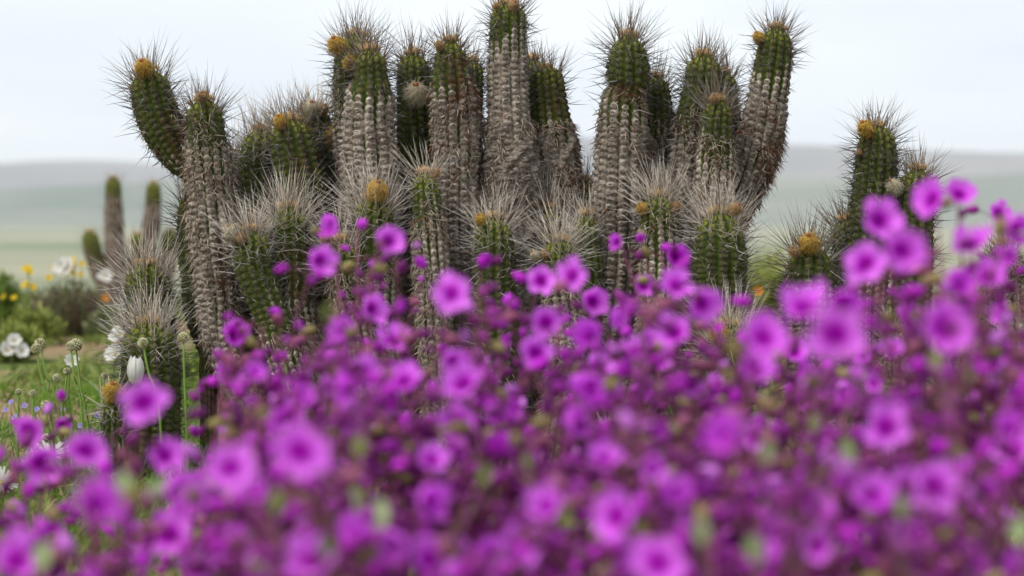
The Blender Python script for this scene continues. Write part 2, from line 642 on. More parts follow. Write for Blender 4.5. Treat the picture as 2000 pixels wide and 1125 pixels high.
def wool_bud(parent, p, r, tone, axis):
    """egg of a bud wrapped in combed wool"""
    B = Buf()
    Rm = frame(axis)
    V = BALL_V * np.array([1, 1, 1.18]) * r * 0.9
    base = {'gold': np.array([0.62, 0.38, 0.08]), 'tan': np.array([0.46, 0.30, 0.15]), 'pale': np.array([0.70, 0.60, 0.42])}[tone]
    B.add(V @ Rm.T + p, BALL_T, base * 0.7)
    n = 800
    q = nrm(rng.normal(size=(n, 3)))
    q = q[q[:, 2] > -0.8]
    n = len(q)
    tang = nrm(np.cross(q, np.array([0.15, 0.2, 1.0])) * 0.55 + np.array([0, 0, -1.0]) * rng.uniform(0.3, 1, (n, 1)) + q * rng.uniform(0.1, 0.9, (n, 1)))
    pos = (q * np.array([1, 1, 1.18]) * r * 0.88) @ Rm.T + p
    dr = tang @ Rm.T
    cb = base * rng.uniform(0.6, 1.2, (n, 1))
    spikes(B, pos, dr, rng.uniform(0.35, 0.95, n) * r, 0.0008, cb, np.clip(cb * 1.5 + .06, 0, 0.85), 0.3)
    # reddish tip
    V2 = BALL_V * np.array([.3, .3, .2]) * r + np.array([0, 0, r * 1.05])
    B.add(V2 @ Rm.T + p, BALL_T, np.array([0.32, 0.11, 0.04]))
    org = np.array(p)
    link('woolly_bud', B.mesh('woolly_bud', M_WOOL, org), parent, org)


def build_stem(root, spec, rorg):
    """one ribbed stem with its needles, wool and shag"""
    pts, dd = spec['p'], D0 + spec.get('d', 0.0)
    lean = spec.get('lean', 0.0)
    ref = 1.0
    p3 = [P(x, y, dd + lean * k / max(1, len(pts) - 1)) for k, (x, y, w_) in enumerate(pts)]
    rad = [w_ * 0.5 * dd / F for (_, _, w_) in pts]
    cx = spec.get('cx')
    last = p3[-1]
    if not spec.get('short'):
        bx = last[0] if cx is None else last[0] + (cx - last[0]) * spec.get('conv', 0.22)
        g = np.array([bx, last[1] + 0.01, float(gz(bx, last[1])) - 0.015])
        p3.append(g)
        rad.append(rad[-1] * 1.0)
    p3 = np.array(p3)
    c = catmull(p3, 240)
    rr = np.interp(np.linspace(0, len(p3) - 1, 240), np.arange(len(p3)), rad)
    sl_ = np.concatenate([[0], np.cumsum(np.linalg.norm(np.diff(c, axis=0), axis=1))])
    LEN = sl_[-1]
    Rt = rad[1] if len(rad) > 1 else rad[0]
    Rt = Rt * spec.get('dome', 0.95)
    pxm = dd / F                                   # metres per photograph pixel here
    vis = spec.get('vis', 1e9) * pxm
    ph = np.linspace(0.0, math.pi / 2, 9)
    s = list(Rt * (1 - np.cos(ph)))
    step = spec.get('step', 0.0026)
    while s[-1] < LEN - 1e-4:
        s.append(min(LEN, s[-1] + (step if s[-1] < vis else 0.009)))
    s = np.array(s)
    cc = np.stack([np.interp(s, sl_, c[:, k]) for k in range(3)], 1)
    R = np.interp(s, sl_, rr)
    T = nrm(np.gradient(cc, axis=0))
    T[0] = T[1] = T[2]
    X = nrm(np.array([1.0, 0, 0]) - T[:, :1] * T)
    Y = np.cross(T, X)
    dome = np.where(s < Rt, np.sqrt(np.clip(1 - (1 - s / Rt) ** 2, 0.0004, 1)), 1.0)
    nr = spec.get('ribs', 12)
    K = 6
    nc = nr * K
    twist = spec.get('twist', rng.uniform(-0.4, 0.4))
    sid = spec['id']
    th0 = rng.uniform(0, 6.28)
    u = np.arange(nc + 1) / K
    th = u / nr * 2 * math.pi
    rib = np.abs(np.cos(math.pi * (u - np.floor(u) - 0.5)))          # 1 on ridge
    rid = np.floor(u).astype(int) % nr
    offs = (np.arange(nr) % 2) * 0.5 + 0.3 * ((np.sin(np.arange(nr) * 12.9898 + sid * 3.1) * 43758.5) % 1.0)
    ps = spec.get('ps', 0.0125)
    warp = 0.9 * vnoise(s[:, None] * 22 + rid[None] * 0.0, rid[None] * 3.7 + s[:, None] * 0, sid + 31)
    v = s[:, None] / ps + offs[rid][None] + warp
    g0, g1 = spec.get('bark', (1e5, 1e6))
    age = sstep(g0 * pxm, g1 * pxm, s)[:, None] * np.ones((1, nc + 1))
    wth = np.stack([np.cos(th), np.sin(th)], 0)
    nzv = vnoise(s[:, None] * 26 + wth[0][None] * 1.6, wth[1][None] * 1.6 + 9, sid)
    age = np.clip(age + (nzv - 0.5) * 0.7 * sstep(g0 * pxm * 0.4, g0 * pxm * 0.9 + .001, s)[:, None], 0, 1)
    amp = spec.get('amp', 0.20)
    tub = np.sin(math.pi * (v - np.floor(v))) ** 0.7
    big = vnoise(s[:, None] * 38 + wth[0][None] * 2.2 + 5, wth[1][None] * 2.2 + 3, sid + 7)
    fine = vnoise(s[:, None] * 120 + wth[0][None] * 6, wth[1][None] * 6 + 3, sid + 8)
    felt = np.zeros((len(s), nc + 1))
    if spec.get('shag', .25) >= .3 and 'shagr' in spec:
        f0, f1 = spec['shagr']
        felt = sstep(f0 * pxm, f0 * pxm + .03, s)[:, None] * sstep(f1 * pxm, f1 * pxm - .05, s)[:, None] * sstep(.40, .62, big) * min(1.0, spec['shag'] * 1.2)
        if spec.get('shagside') is not None:
            aside = (th + th0)[None] + twist * s[:, None] * 2 - spec['shagside']
            felt = felt * sstep(-.5, .5, np.cos(aside))
    lump = 1 + 0.12 * (vnoise(s * 16, s * 0, sid + 3) - .5)[:, None] + 0.16 * (nzv - 0.5) * age + 0.10 * (big - .5) * age
    wide = rib[None] ** (0.55 + 0.9 * (1 - tub))                        # the ridge pinches in between tubercles
    shape = (1 - amp * (1 - wide)) + 0.12 * rib[None] ** 2 * (tub - 0.6) * (1 + 0.4 * age)
    shape = shape * (1 - .6 * felt) + .6 * felt * .97 + felt * (0.10 + 0.22 * (fine - .4))
    jit = rng.normal(size=(len(s), nc + 1)) * (0.030 * age + .004)
    jit[:, -1] = jit[:, 0]
    shape = (shape + jit) * lump
    r = R[:, None] * dome[:, None] * shape
    ang = th[None] + th0 + twist * s[:, None] * 2
    er = X[:, None] * np.cos(ang)[..., None] + Y[:, None] * np.sin(ang)[..., None]
    V = cc[:, None] + er * r[..., None]
    n = nc + 1
    i = np.arange(len(s) - 1)[:, None] * n
    j = np.arange(nc)[None]
    Q = np.stack([i + j, i + j + 1, i + n + j + 1, i + n + j], -1).reshape(-1, 4)
    uv = np.stack([np.repeat(u[None], len(s), 0), v], -1).reshape(-1, 2)
    young = np.repeat(sstep(spec.get('fresh', 55) * pxm, 0.012, s)[:, None], n, 1)
    rust = np.zeros((len(s), n))
    for (a0, a1, side, am) in spec.get('rust', []):
        facing = er[..., 0] * side[0] - er[..., 1] * side[1]
        rust += am * sstep(a0 * pxm, a0 * pxm + .02, s)[:, None] * sstep(a1 * pxm, a1 * pxm - .02, s)[:, None] * sstep(-0.1, 0.5, facing)
    rust += spec.get('brown', 0.0) * sstep(20 * pxm, 60 * pxm, s)[:, None]
    org = cc[-1].copy()
    me = make_mesh('stem', V.reshape(-1, 3) - org, [Q], M_CACTUS, attrs={'age': age.ravel(), 'young': young.ravel(), 'rust': np.clip(rust, 0, 1).ravel(), 'felt': np.clip(felt, 0, 1).ravel(), 'bleach': np.full(age.size, spec.get('bleach', .2)) * np.clip(big * 1.7, 0, 1).ravel()}, uv=uv, smooth=True)
    st = link('stem', me, root, org - rorg)
    if spec.get('label'):
        st['label'] = spec['label']

    # ---------------- needles
    B = Buf()
    silver = spec.get('style', 'dark') == 'silver'
    head = spec.get('head', 150) * 1.25 * pxm
    sp_len = spec.get('sl', 1.0) * 1.32
    nrow = int(min(LEN, head * 3.0) / ps)
    ar_s, ar_c = [], []
    for k in range(nr):
        ss = (np.arange(-1, nrow) + 0.5 - offs[k]) * ps
        ss = ss[ss > 0.002]
        ar_s.append(ss)
        ar_c.append(np.full(len(ss), k))
    ar_s = np.concatenate(ar_s)
    ar_c = np.concatenate(ar_c)
    keep = rng.random(len(ar_s)) < np.clip(1.25 - ar_s / head * 0.75, 0.0, 1)
    ar_s, ar_c = ar_s[keep], ar_c[keep]
    ctr = np.stack([np.interp(ar_s, s, cc[:, k]) for k in range(3)], 1)
    tt = nrm(np.stack([np.interp(ar_s, s, T[:, k]) for k in range(3)], 1))
    xx = nrm(np.array([1.0, 0, 0]) - tt[:, :1] * tt)
    yy = np.cross(tt, xx)
    aa = (ar_c + 0.5) / nr * 2 * math.pi + th0 + twist * ar_s * 2
    ee = xx * np.cos(aa)[:, None] + yy * np.sin(aa)[:, None]
    ra = np.interp(ar_s, s, R * dome)
    pos = ctr + ee * (ra * 0.98)[:, None]
    domef = np.clip(1 - ar_s / (Rt * 1.25), 0, 1)[:, None]             # 1 at apex
    norm = nrm(ee * (1 - domef) - tt * (domef * 1.3 + 0.10))
    fresh = np.clip(1 - ar_s / (Rt * 2.6), 0, 1)
    up = -tt

    def shoot(idx, dirs, ln, wd, kind, bend=0.12):
        m_ = len(idx)
        if m_ == 0:
            return
        f_ = fresh[idx][:, None] ** 1.5
        rnd = rng.uniform(0.6, 1.3, (m_, 1))
        mixr = rng.random((m_, 1))
        if silver:
            cb = (SILV * (1 - 0.6 * f_) + TAN * 0.6 * f_) * rnd
            cb = np.where(mixr < 0.3, BROWN * .7 * rnd, cb)
            low = rng.random((m_, 1)) > fresh[idx][:, None] * 1.5 + spec.get('pale', .30)
            cb = np.where(low, DARK * 1.6 * rnd, cb)
            ct = np.where(low, DARK * 2.2, np.clip(cb * .5 + SILV * .6, 0, .66))
        else:
            cb = (DARK * (1 - 0.55 * f_) + TAN * 0.55 * f_) * rnd
            cb = np.where(mixr < 0.22, SILV * 0.75 * rnd, cb)
            ct = DARK * np.ones((m_, 1)) * (1 - f_ * .4) + SILV * .12 * f_
        if kind == 'r':
            cb = cb * 0.85 + 0.03
        spikes(B, pos[idx], dirs, ln, wd, cb, ct, bend)

    al = np.arange(len(ar_s))
    # radial needles: short, spread over the skin
    for q in range(spec.get('nrad', 5)):
        sel = al[rng.random(len(al)) < 0.85]
        m_ = len(sel)
        a_ = rng.uniform(0, 2 * math.pi, m_)[:, None]
        side = np.cross(norm[sel], up[sel])
        tdir = side * np.cos(a_) + up[sel] * np.sin(a_)
        shoot(sel, tdir + norm[sel] * rng.uniform(0.2, 1.1, (m_, 1)), rng.uniform(0.007, 0.020, m_) * (0.8 + .3 * sp_len), 0.0011, 'r')
    # long central needles
    for q in range(spec.get('ncen', 2)):
        pr = np.clip(1.15 - ar_s / (head * 1.1), 0.03, 1)
        sel = al[rng.random(len(al)) < pr]
        m_ = len(sel)
        dirs = norm[sel] + rng.normal(size=(m_, 3)) * 0.33 + up[sel] * rng.uniform(-0.2, 0.55, (m_, 1))
        ln = rng.uniform(0.022, 0.056, m_) * sp_len * (0.8 + 0.45 * fresh[sel])
        shoot(sel, dirs, ln, 0.0013 if silver else 0.0016, 'c', 0.10)
    # crown tuft
    crown = al[(ar_s < Rt * 1.0) & (rng.random(len(al)) < .68)]
    for q in range(max(2, spec.get('ncrown', 4) - 1)):
        m_ = len(crown)
        dirs = up[crown] * rng.uniform(0.75, 1.5, (m_, 1)) + ee[crown] * rng.uniform(0.1, 1.9, (m_, 1)) + rng.normal(size=(m_, 3)) * 0.16
        shoot(crown, dirs, rng.uniform(0.026, 0.078, m_) * sp_len, 0.0012, 'c', 0.07)
    # crown wool
    nw = 260
    a_ = rng.uniform(0, 6.28, nw)
    q_ = np.sqrt(rng.random(nw)) * 0.62
    top = cc[0] + T[0] * (Rt * (1 - np.sqrt(1 - q_ ** 2)))[:, None]
    pw = top + (X[0] * np.cos(a_)[:, None] + Y[0] * np.sin(a_)[:, None]) * (q_ * Rt)[:, None]
    spikes(B, pw, -T[0] + rng.normal(size=(nw, 3)) * 0.5, rng.uniform(0.005, 0.013, nw), 0.0012,
           TAN * rng.uniform(0.5, 1.2, (nw, 1)), TAN * 1.2, 0.2)
    sp_o = link('spines', B.mesh('spines', M_SPINE, org), st, (0, 0, 0), kind='stuff')

    # ---------------- shag: dead hair, lichen and broken needles on the old bark
    B = Buf()
    dens = spec.get('shag', 0.45)
    if dens > 0 and g0 < 9e4:
        s0, s1 = spec.get('shagr', (g0, 600))
        s1m = min(LEN * 0.97, s1 * pxm)
        s0m = min(s0 * pxm, s1m * .9)
        nf = int(dens * (s1m - s0m) * 15000)
        fs = rng.uniform(s0m, s1m, nf)
        fa = rng.uniform(0, 6.283, nf)
        if spec.get('shagside') is not None:
            fa = np.where(rng.random(nf) < 0.6, spec['shagside'] + rng.normal(size=nf) * 0.7, fa)
        cl = vnoise(fs * 30, fa * 1.3, sid + 20)
        kk = cl > 0.42
        fs, fa = fs[kk], fa[kk]
        nf = len(fs)
        if nf:
            ctr = np.stack([np.interp(fs, s, cc[:, k]) for k in range(3)], 1)
            tt = nrm(np.stack([np.interp(fs, s, T[:, k]) for k in range(3)], 1))
            xx = nrm(np.array([1.0, 0, 0]) - tt[:, :1] * tt)
            yy = np.cross(tt, xx)
            ee = xx * np.cos(fa)[:, None] + yy * np.sin(fa)[:, None]
            side = np.cross(tt, ee)
            rf = np.interp(fs, s, R * dome)
            pos = ctr + ee * (rf * rng.uniform(0.90, 1.08, nf))[:, None]
            dirs = tt * rng.uniform(0.2, 1.3, (nf, 1)) + ee * rng.uniform(0.1, 0.75, (nf, 1)) + side * rng.normal(size=(nf, 1)) * 0.6
            grey = np.array([0.38, 0.31, 0.24]) * rng.uniform(0.4, 1.35, (nf, 1))
            redb = np.array([0.16, 0.06, 0.03]) * rng.uniform(0.6, 1.4, (nf, 1))
            cb = np.where(rng.random((nf, 1)) < spec.get('redfib', 0.10), redb, grey)
            spikes(B, pos, dirs, rng.uniform(0.006, 0.026, nf), rng.uniform(0.0010, 0.0030, nf), cb, np.clip(cb * 1.15, 0, .5), 0.45)
            link('shaggy_bark', B.mesh('shaggy_bark', M_FIBRE, org), st, (0, 0, 0), kind='stuff')
    for (bx, by, br, tone) in spec.get('buds', []):
        dep = dd - spec.get('bf', 0.0) - R[12] * (0.95 if abs(bx - pts[0][0]) < pts[1][2] * 0.42 else 0.6)
        p = P(bx, by, dep)
        k = np.argmin(np.abs(cc[:, 2] - p[2]))
        ax = nrm(p - cc[k]) * 0.7 - T[k] * 0.8
        wool_bud(st, p - org, br * 1.12 * pxm, tone, ax)
    return st


def cactus(name, label, stems, cx, base_d, cat='cactus', group=None):
    b = np.array([cx, base_d, float(gz(cx, base_d))])
    root = thing(name, label, cat, tuple(b), group)
    for k, sp in enumerate(stems):
        sp.setdefault('cx', cx)
        build_stem(root, sp, b)
    return root


_id = [0]


def S(p, **k):
    _id[0] += 1
    return dict(p=p, id=_id[0], **k)


MAIN = [
    # leaning arm and the tall bark stem it springs from
    S([(286, 132, 40), (292, 165, 76), (304, 215, 86), (325, 265, 82), (352, 312, 60), (385, 345, 40), (408, 400, 40), (415, 560, 40)], d=0.03, bark=(150, 420), rust=[(90, 260, (1, .2), 0.8)], shag=.5, shagr=(110, 230), redfib=.5, shagside=-0.4,
      head=160, sl=.95, buds=[(280, 131, 14, 'gold')], vis=330, label='leaning green arm with a golden woolly bud'),
    S([(397, 190, 40), (399, 218, 72), (403, 270, 80), (408, 340, 92), (414, 420, 98), (420, 500, 96), (428, 590, 84), (440, 690, 66)], d=-.04, bleach=.9, bark=(30, 190), head=95, sl=.85, shag=.35, buds=[(395, 188, 8, 'tan')], vis=560, amp=.2, rust=[(150, 420, (1, .1), .5)]),
    S([(374, 378, 30), (374, 400, 52), (376, 470, 62), (385, 540, 62), (400, 640, 60)], d=.10, bark=(300, 500), head=170, sl=.85, vis=300, shag=0),
    S([(458, 298, 30), (460, 315, 52), (466, 370, 62), (476, 450, 66)], d=.16, bark=(80, 260), head=140, vis=260),
    S([(512, 248, 40), (511, 275, 72), (509, 320, 88), (512, 380, 92), (524, 480, 86)], d=.10, bark=(200, 420), head=220, style='silver', sl=1.05, ncen=3, vis=330, shag=.1),
    S([(562, 228, 44), (566, 258, 84), (576, 300, 96), (588, 360, 104), (596, 430, 100), (600, 540, 90)], d=.03, bark=(130, 300), head=150, ncen=2, buds=[(548, 236, 11, 'gold')], rust=[(70, 220, (.6, .4), .6)], vis=420, shag=.3),
    S([(608, 208, 36), (612, 235, 68), (618, 290, 78), (626, 360, 84), (632, 460, 80)], d=.10, bark=(200, 400), head=260, sl=1.05, ncen=3, style='silver', buds=[(610, 211, 13, 'pale'), (631, 213, 9, 'tan'), (655, 268, 19, 'gold')], vis=330, shag=.1),
    S([(694, 62, 40), (694, 95, 74), (690, 150, 74), (688, 230, 78), (692, 320, 80), (700, 420, 80)], d=.07, bark=(70, 300), head=250, sl=.95, buds=[(656, 87, 14, 'gold'), (682, 122, 10, 'gold')], bf=.05, vis=420, shag=.2),
    S([(722, 92, 36), (723, 118, 64), (724, 148, 66), (724, 164, 76), (722, 190, 94), (720, 240, 98), (722, 320, 110), (728, 400, 116), (734, 500, 104)], d=-.03, bleach=.6, bark=(70, 125), head=110, sl=.95, vis=440, amp=.19, shag=.22, label='thick stem with a narrow green head above corky bark'),
    S([(806, 100, 30), (807, 128, 58), (809, 180, 66), (812, 250, 74), (816, 330, 78), (820, 440, 76)], d=.09, bark=(230, 420), head=260, sl=1.0, ncen=2, buds=[(812, 182, 18, 'pale')], bf=.05, vis=400, shag=.1),
    S([(832, 142, 24), (832, 160, 42), (832, 220, 52), (836, 320, 58)], d=.15, bark=(120, 300), head=120, sl=.9, vis=250),
    S([(880, 76, 30), (880, 104, 58), (880, 128, 64), (882, 160, 80), (886, 220, 88), (890, 300, 94), (892, 380, 92), (896, 480, 92), (904, 600, 90)], d=-.02, bark=(60, 150), head=85, sl=.8, buds=[(858, 88, 7, 'tan')],
      rust=[(25, 170, (.9, .5), 1.0)], shag=.9, shagr=(90, 330), redfib=.25, shagside=-1.0, vis=560),
    S([(922, 116, 24), (922, 140, 46), (918, 200, 54), (912, 290, 60)], d=.12, bark=(90, 220), head=130, sl=.85, vis=260),
    # the tallest
    S([(993, 2, 40), (993, 30, 66), (992, 90, 74), (992, 150, 80), (992, 210, 85), (994, 280, 94), (998, 340, 104), (1002, 400, 110), (1006, 500, 104)], d=0, bleach=.45, bark=(15, 150), head=120, sl=.75, ncrown=2, ncen=2, buds=[(1004, 10, 8, 'tan'), (969, 12, 5, 'tan')],
      shag=1.0, shagr=(230, 520), redfib=.03, vis=520, amp=.13, ps=.0115, label='tallest stem, grey corky bark with shaggy hair below'),
    S([(1064, 130, 46), (1067, 152, 64), (1073, 210, 72), (1082, 280, 84), (1088, 340, 88), (1092, 420, 88), (1094, 520, 84)], d=.05, bark=(80, 190), dome=.6, head=70, sl=.8, ncrown=5, shag=.9, shagr=(110, 420), redfib=.15, rust=[(0, 120, (.3, .3), .6)], vis=400),
    S([(1040, 112, 26), (1042, 135, 42), (1046, 190, 46), (1052, 280, 50)], d=.13, bark=(70, 200), head=70, sl=.7, vis=220),
    # the right hand stems
    S([(1228, 64, 34), (1227, 92, 64), (1227, 130, 82), (1226, 158, 80), (1224, 176, 66), (1218, 200, 86), (1214, 260, 96), (1210, 340, 100), (1205, 430, 100), (1198, 560, 92)], d=0, bark=(110, 210), head=115, sl=1.0, ncen=3,
      rust=[(95, 150, (.4, .9), 1.0)], shag=.6, shagr=(105, 420), redfib=.22, shagside=-0.8, vis=520, label='stem with a bulging green head above a brown waist'),
    S([(1281, 146, 26), (1281, 166, 48), (1283, 210, 58), (1284, 270, 60), (1286, 360, 62)], d=.08, bark=(70, 180), head=110, sl=.9, vis=330, shag=.4),
    S([(1376, 102, 36), (1374, 132, 68), (1371, 168, 74), (1363, 200, 72), (1354, 260, 80), (1346, 340, 82), (1346, 440, 80)], d=.04, bark=(100, 220), head=170, sl=.85, vis=420),
    S([(1414, 138, 26), (1414, 160, 48), (1414, 220, 54), (1414, 320, 60)], d=.12, bark=(70, 200), head=170, sl=.9, vis=300),
    S([(1403, 192, 28), (1402, 216, 56), (1399, 260, 64), (1397, 320, 72), (1394, 400, 80), (1388, 520, 80)], d=-.05, bleach=.5, bark=(70, 190), head=80, sl=.9, ncrown=5, buds=[(1396, 192, 7, 'tan')], vis=420),
    S([(1520, 50, 34), (1516, 78, 64), (1511, 120, 72), (1503, 170, 74), (1492, 230, 78), (1480, 290, 82), (1464, 340, 76), (1444, 385, 64), (1418, 450, 56), (1396, 540, 54)], d=.02, bark=(60, 180), head=105, sl=.72, ncen=2, buds=[(1481, 72, 9, 'gold')],
      rust=[(200, 420, (1, .2), .9)], shag=1.1, shagr=(150, 420), redfib=.38, shagside=-0.35, vis=480, label='stem leaning outward with shaggy brown underside'),
    # front row
    S([(1288, 376, 34), (1288, 400, 66), (1288, 450, 76), (1290, 540, 84), (1280, 640, 80)], d=-.10, bleach=.7, bark=(40, 180), head=80, sl=1.0, style='silver', ncrown=5, ncen=3, fresh=70, buds=[(1254, 407, 9, 'gold'), (1319, 405, 9, 'tan')], vis=320),
    S([(1404, 408, 40), (1405, 440, 82), (1406, 500, 108), (1404, 570, 104), (1400, 640, 90)], d=-.14, bark=(400, 600), head=260, sl=1.05, style='silver', ncrown=5, ncen=3, fresh=70, buds=[(1438, 407, 9, 'tan')], vis=300, shag=.1, rust=[(120, 300, (.6, .5), .4)]),
    S([(1143, 350, 22), (1143, 368, 38), (1144, 420, 50), (1146, 500, 54)], d=.06, bark=(250, 400), head=70, sl=.9, fresh=90, vis=200),
    S([(1146, 414, 26), (1146, 434, 50), (1147, 490, 56), (1150, 570, 58)], d=-.03, bark=(250, 400), head=140, sl=.8, style='silver', fresh=90, vis=220, shag=0),
    S([(1072, 400, 30), (1072, 424, 56), (1072, 500, 62), (1076, 580, 62)], d=.0, bark=(80, 250), head=160, sl=1.1, style='silver', ncen=3, vis=220),
    S([(965, 420, 34), (965, 446, 70), (966, 500, 82), (968, 580, 86), (972, 680, 80)], d=-.13, bark=(300, 500), head=260, sl=1.05, style='silver', ncen=2, ncrown=5, fresh=70, buds=[(938, 427, 8, 'gold')], vis=330, shag=.1),
    S([(1092, 464, 30), (1092, 486, 60), (1094, 540, 68), (1102, 620, 72), (1108, 700, 68)], d=-.17, bleach=.7, bark=(60, 180), head=75, sl=1.05, style='silver', ncrown=6, ncen=3, fresh=70, buds=[(1045, 498, 7, 'pale'), (1065, 496, 7, 'tan')], vis=330),
    S([(829, 334, 26), (830, 354, 50), (834, 400, 60), (840, 470, 68), (846, 560, 72), (850, 680, 70)], d=-.12, bleach=.7, bark=(60, 180), head=60, sl=.9, ncrown=5, fresh=70, buds=[(851, 339, 7, 'tan')], vis=400, style='silver', ncen=1),
    S([(730, 382, 36), (730, 408, 76), (730, 450, 84), (732, 540, 84), (738, 640, 80)], d=-.11, bark=(120, 300), head=140, sl=1.1, style='silver', ncrown=5, ncen=3, fresh=70, buds=[(737, 371, 16, 'gold')], vis=300),
    S([(562, 398, 38), (563, 428, 78), (566, 480, 86), (572, 540, 82), (580, 640, 76)], d=-.10, bark=(120, 300), head=190, sl=1.05, style='silver', ncrown=5, ncen=3, rust=[(70, 200, (.6, .5), .6)], vis=320),
    S([(492, 444, 34), (492, 468, 70), (494, 510, 76), (508, 560, 74), (532, 620, 70), (556, 700, 66)], d=-.14, bark=(200, 360), head=130, sl=1.0, style='silver', ncrown=6, ncen=2, fresh=60, buds=[(456, 453, 14, 'pale'), (471, 464, 8, 'tan')], vis=330, shag=.1),
    S([(662, 464, 32), (665, 490, 62), (672, 540, 68), (688, 610, 70), (706, 680, 68)], d=-.15, bleach=.8, bark=(70, 220), head=80, sl=1.0, style='silver', buds=[(636, 466, 8, 'tan')], vis=320),
    S([(1425, 628, 40), (1425, 655, 84), (1425, 720, 96), (1424, 790, 90)], d=-.26, bark=(200, 400), head=200, sl=1.1, style='silver', ncrown=5, ncen=3, buds=[(1404, 650, 16, 'gold')], vis=180, shag=0),
    S([(1205, 822, 36), (1206, 842, 66), (1208, 900, 74)], d=-.32, bark=(200, 400), head=90, sl=.75, style='silver', ncrown=4, fresh=60, vis=90, shag=0),
    S([(921, 872, 20), (921, 886, 40), (922, 920, 44)], d=-.35, bark=(200, 400), head=90, sl=.6, style='silver', ncrown=3, vis=60, shag=0),
    # older stems deep in the clump
    S([(470, 520, 40), (474, 550, 76), (482, 640, 82), (500, 740, 80)], d=.12, bark=(0, 60), head=60, vis=250, step=.004, shag=.5),
    S([(640, 520, 40), (642, 550, 80), (650, 640, 84), (664, 740, 80)], d=.08, bark=(0, 60), head=90, vis=250, step=.004, shag=.5, style='silver'),
    S([(775, 430, 40), (777, 460, 74), (782, 560, 80), (790, 700, 80)], d=.06, bark=(0, 60), head=50, vis=300, step=.004, shag=.5),
    S([(905, 560, 40), (906, 590, 72), (910, 660, 78), (914, 760, 78)], d=.05, bark=(0, 40), head=80, vis=220, step=.004, shag=.6),
    S([(1040, 540, 40), (1040, 566, 76), (1040, 640, 84), (1040, 740, 84)], d=.07, bark=(100, 300), head=200, vis=240, step=.004, style='silver', shag=.2),
    S([(1240, 470, 40), (1240, 500, 80), (1238, 580, 86), (1230, 720, 84)], d=.04, bark=(0, 40), head=50, vis=260, step=.004, shag=.6),
    S([(1335, 470, 40), (1336, 500, 76), (1336, 600, 84), (1330, 720, 84)], d=.05, bark=(0, 40), head=60, vis=260, step=.004, shag=.6),
    S([(1150, 600, 40), (1152, 630, 80), (1152, 700, 84), (1150, 780, 84)], d=.0, bark=(0, 40), head=60, vis=220, step=.004, shag=.5),
]
cactus('columnar_cactus', 'huge clump of ribbed columnar cactus stems with grey corky bark and green heads', MAIN, -0.06, 3.68)

TWIN = [
    S([(288, 508, 44), (288, 540, 86), (290, 580, 94), (294, 660, 94)], d=.02, bark=(300, 500), head=240, sl=1.05, style='silver', ncrown=5, ncen=3, fresh=70, vis=200, shag=0, pale=.05),
    S([(288, 622, 48), (290, 655, 96), (294, 710, 112), (296, 780, 108)], d=-.16, bark=(300, 500), head=260, sl=1.0, style='silver', ncrown=5, ncen=3, fresh=60, vis=230, shag=0, ribs=13, pale=.0),
]
cactus('columnar_cactus', 'short squat cactus with two heads bristling with grey spines behind the button buds', TWIN, -0.66, 3.6)
cactus('columnar_cactus', 'small low cactus with one orange woolly bud at the foot of the squat cactus',
       [S([(222, 772, 24), (222, 790, 44), (224, 830, 50)], d=-.28, bark=(300, 500), head=80, sl=.6, style='silver', buds=[(220, 764, 15, 'gold')], vis=80, shag=0)], -0.69, 3.4)
cactus('columnar_cactus', 'tiny round dark spiny cactus knob beside the long bare bark strip of the big clump',
       [S([(405, 606, 20), (405, 622, 36), (406, 650, 34)], d=.05, bark=(300, 500), head=60, sl=.35, ncen=3, vis=80, shag=0)], -0.565, 3.72)

RIGHT = [
    S([(1712, 242, 36), (1713, 268, 64), (1712, 310, 80), (1708, 370, 86), (1702, 430, 92), (1694, 520, 90), (1690, 640, 86)], d=.02, bark=(260, 420), head=300, sl=.82, ncrown=4, ribs=14, buds=[(1690, 250, 13, 'gold'), (1678, 298, 5, 'tan')], vis=400, shag=.1),
    S([(1792, 326, 30), (1791, 348, 58), (1788, 390, 70), (1786, 470, 76), (1780, 600, 76)], d=.0, bark=(250, 420), head=200, sl=.85, ncrown=4, fresh=90, buds=[(1746, 364, 13, 'pale')], vis=330, shag=0),
    S([(1650, 424, 28), (1652, 446, 52), (1656, 500, 62), (1662, 600, 64)], d=.04, bark=(200, 400), head=180, sl=.9, vis=240, shag=0),
    S([(1582, 474, 38), (1582, 505, 78), (1582, 550, 96), (1584, 620, 104), (1590, 720, 98)], d=-.10, bark=(50, 180), head=240, sl=1.0, ncrown=6, ncen=3, buds=[(1580, 474, 16, 'gold'), (1551, 491, 8, 'tan')], vis=260, shag=.2),
    S([(1752, 640, 36), (1752, 664, 68), (1752, 720, 74)], d=-.08, bark=(0, 60), head=60, sl=.7, style='silver', vis=130),
    S([(1866, 680, 40), (1866, 706, 78), (1866, 770, 84)], d=-.12, bark=(200, 300), head=150, sl=.85, style='silver', ncen=3, fresh=70, vis=160, shag=0),
    S([(1960, 470, 36), (1960, 500, 74), (1962, 580, 80), (1966, 700, 80)], d=.08, bark=(30, 160), head=150, sl=.9, style='silver', vis=300),
    S([(1995, 660, 36), (1996, 690, 80), (1996, 760, 84)], d=-.05, bark=(20, 120), head=120, sl=.9, style='silver', vis=200),
]
cactus('columnar_cactus', 'slim green cactus clump with yellow woolly buds standing apart behind the tallest magenta flowers', RIGHT, 0.70, 3.64)

# the blurred cactus farther back
DB = 8.6


def far_stem(p):
    return [(x, y, w_) for (x, y, w_) in p]


def scale_stem(p, d, **k):
    k.setdefault('shag', 0)
    k.setdefault('brown', .8)
    return S(p, d=d - D0, step=.012, ps=.03, ncrown=2, nrad=2, ncen=1, **k)


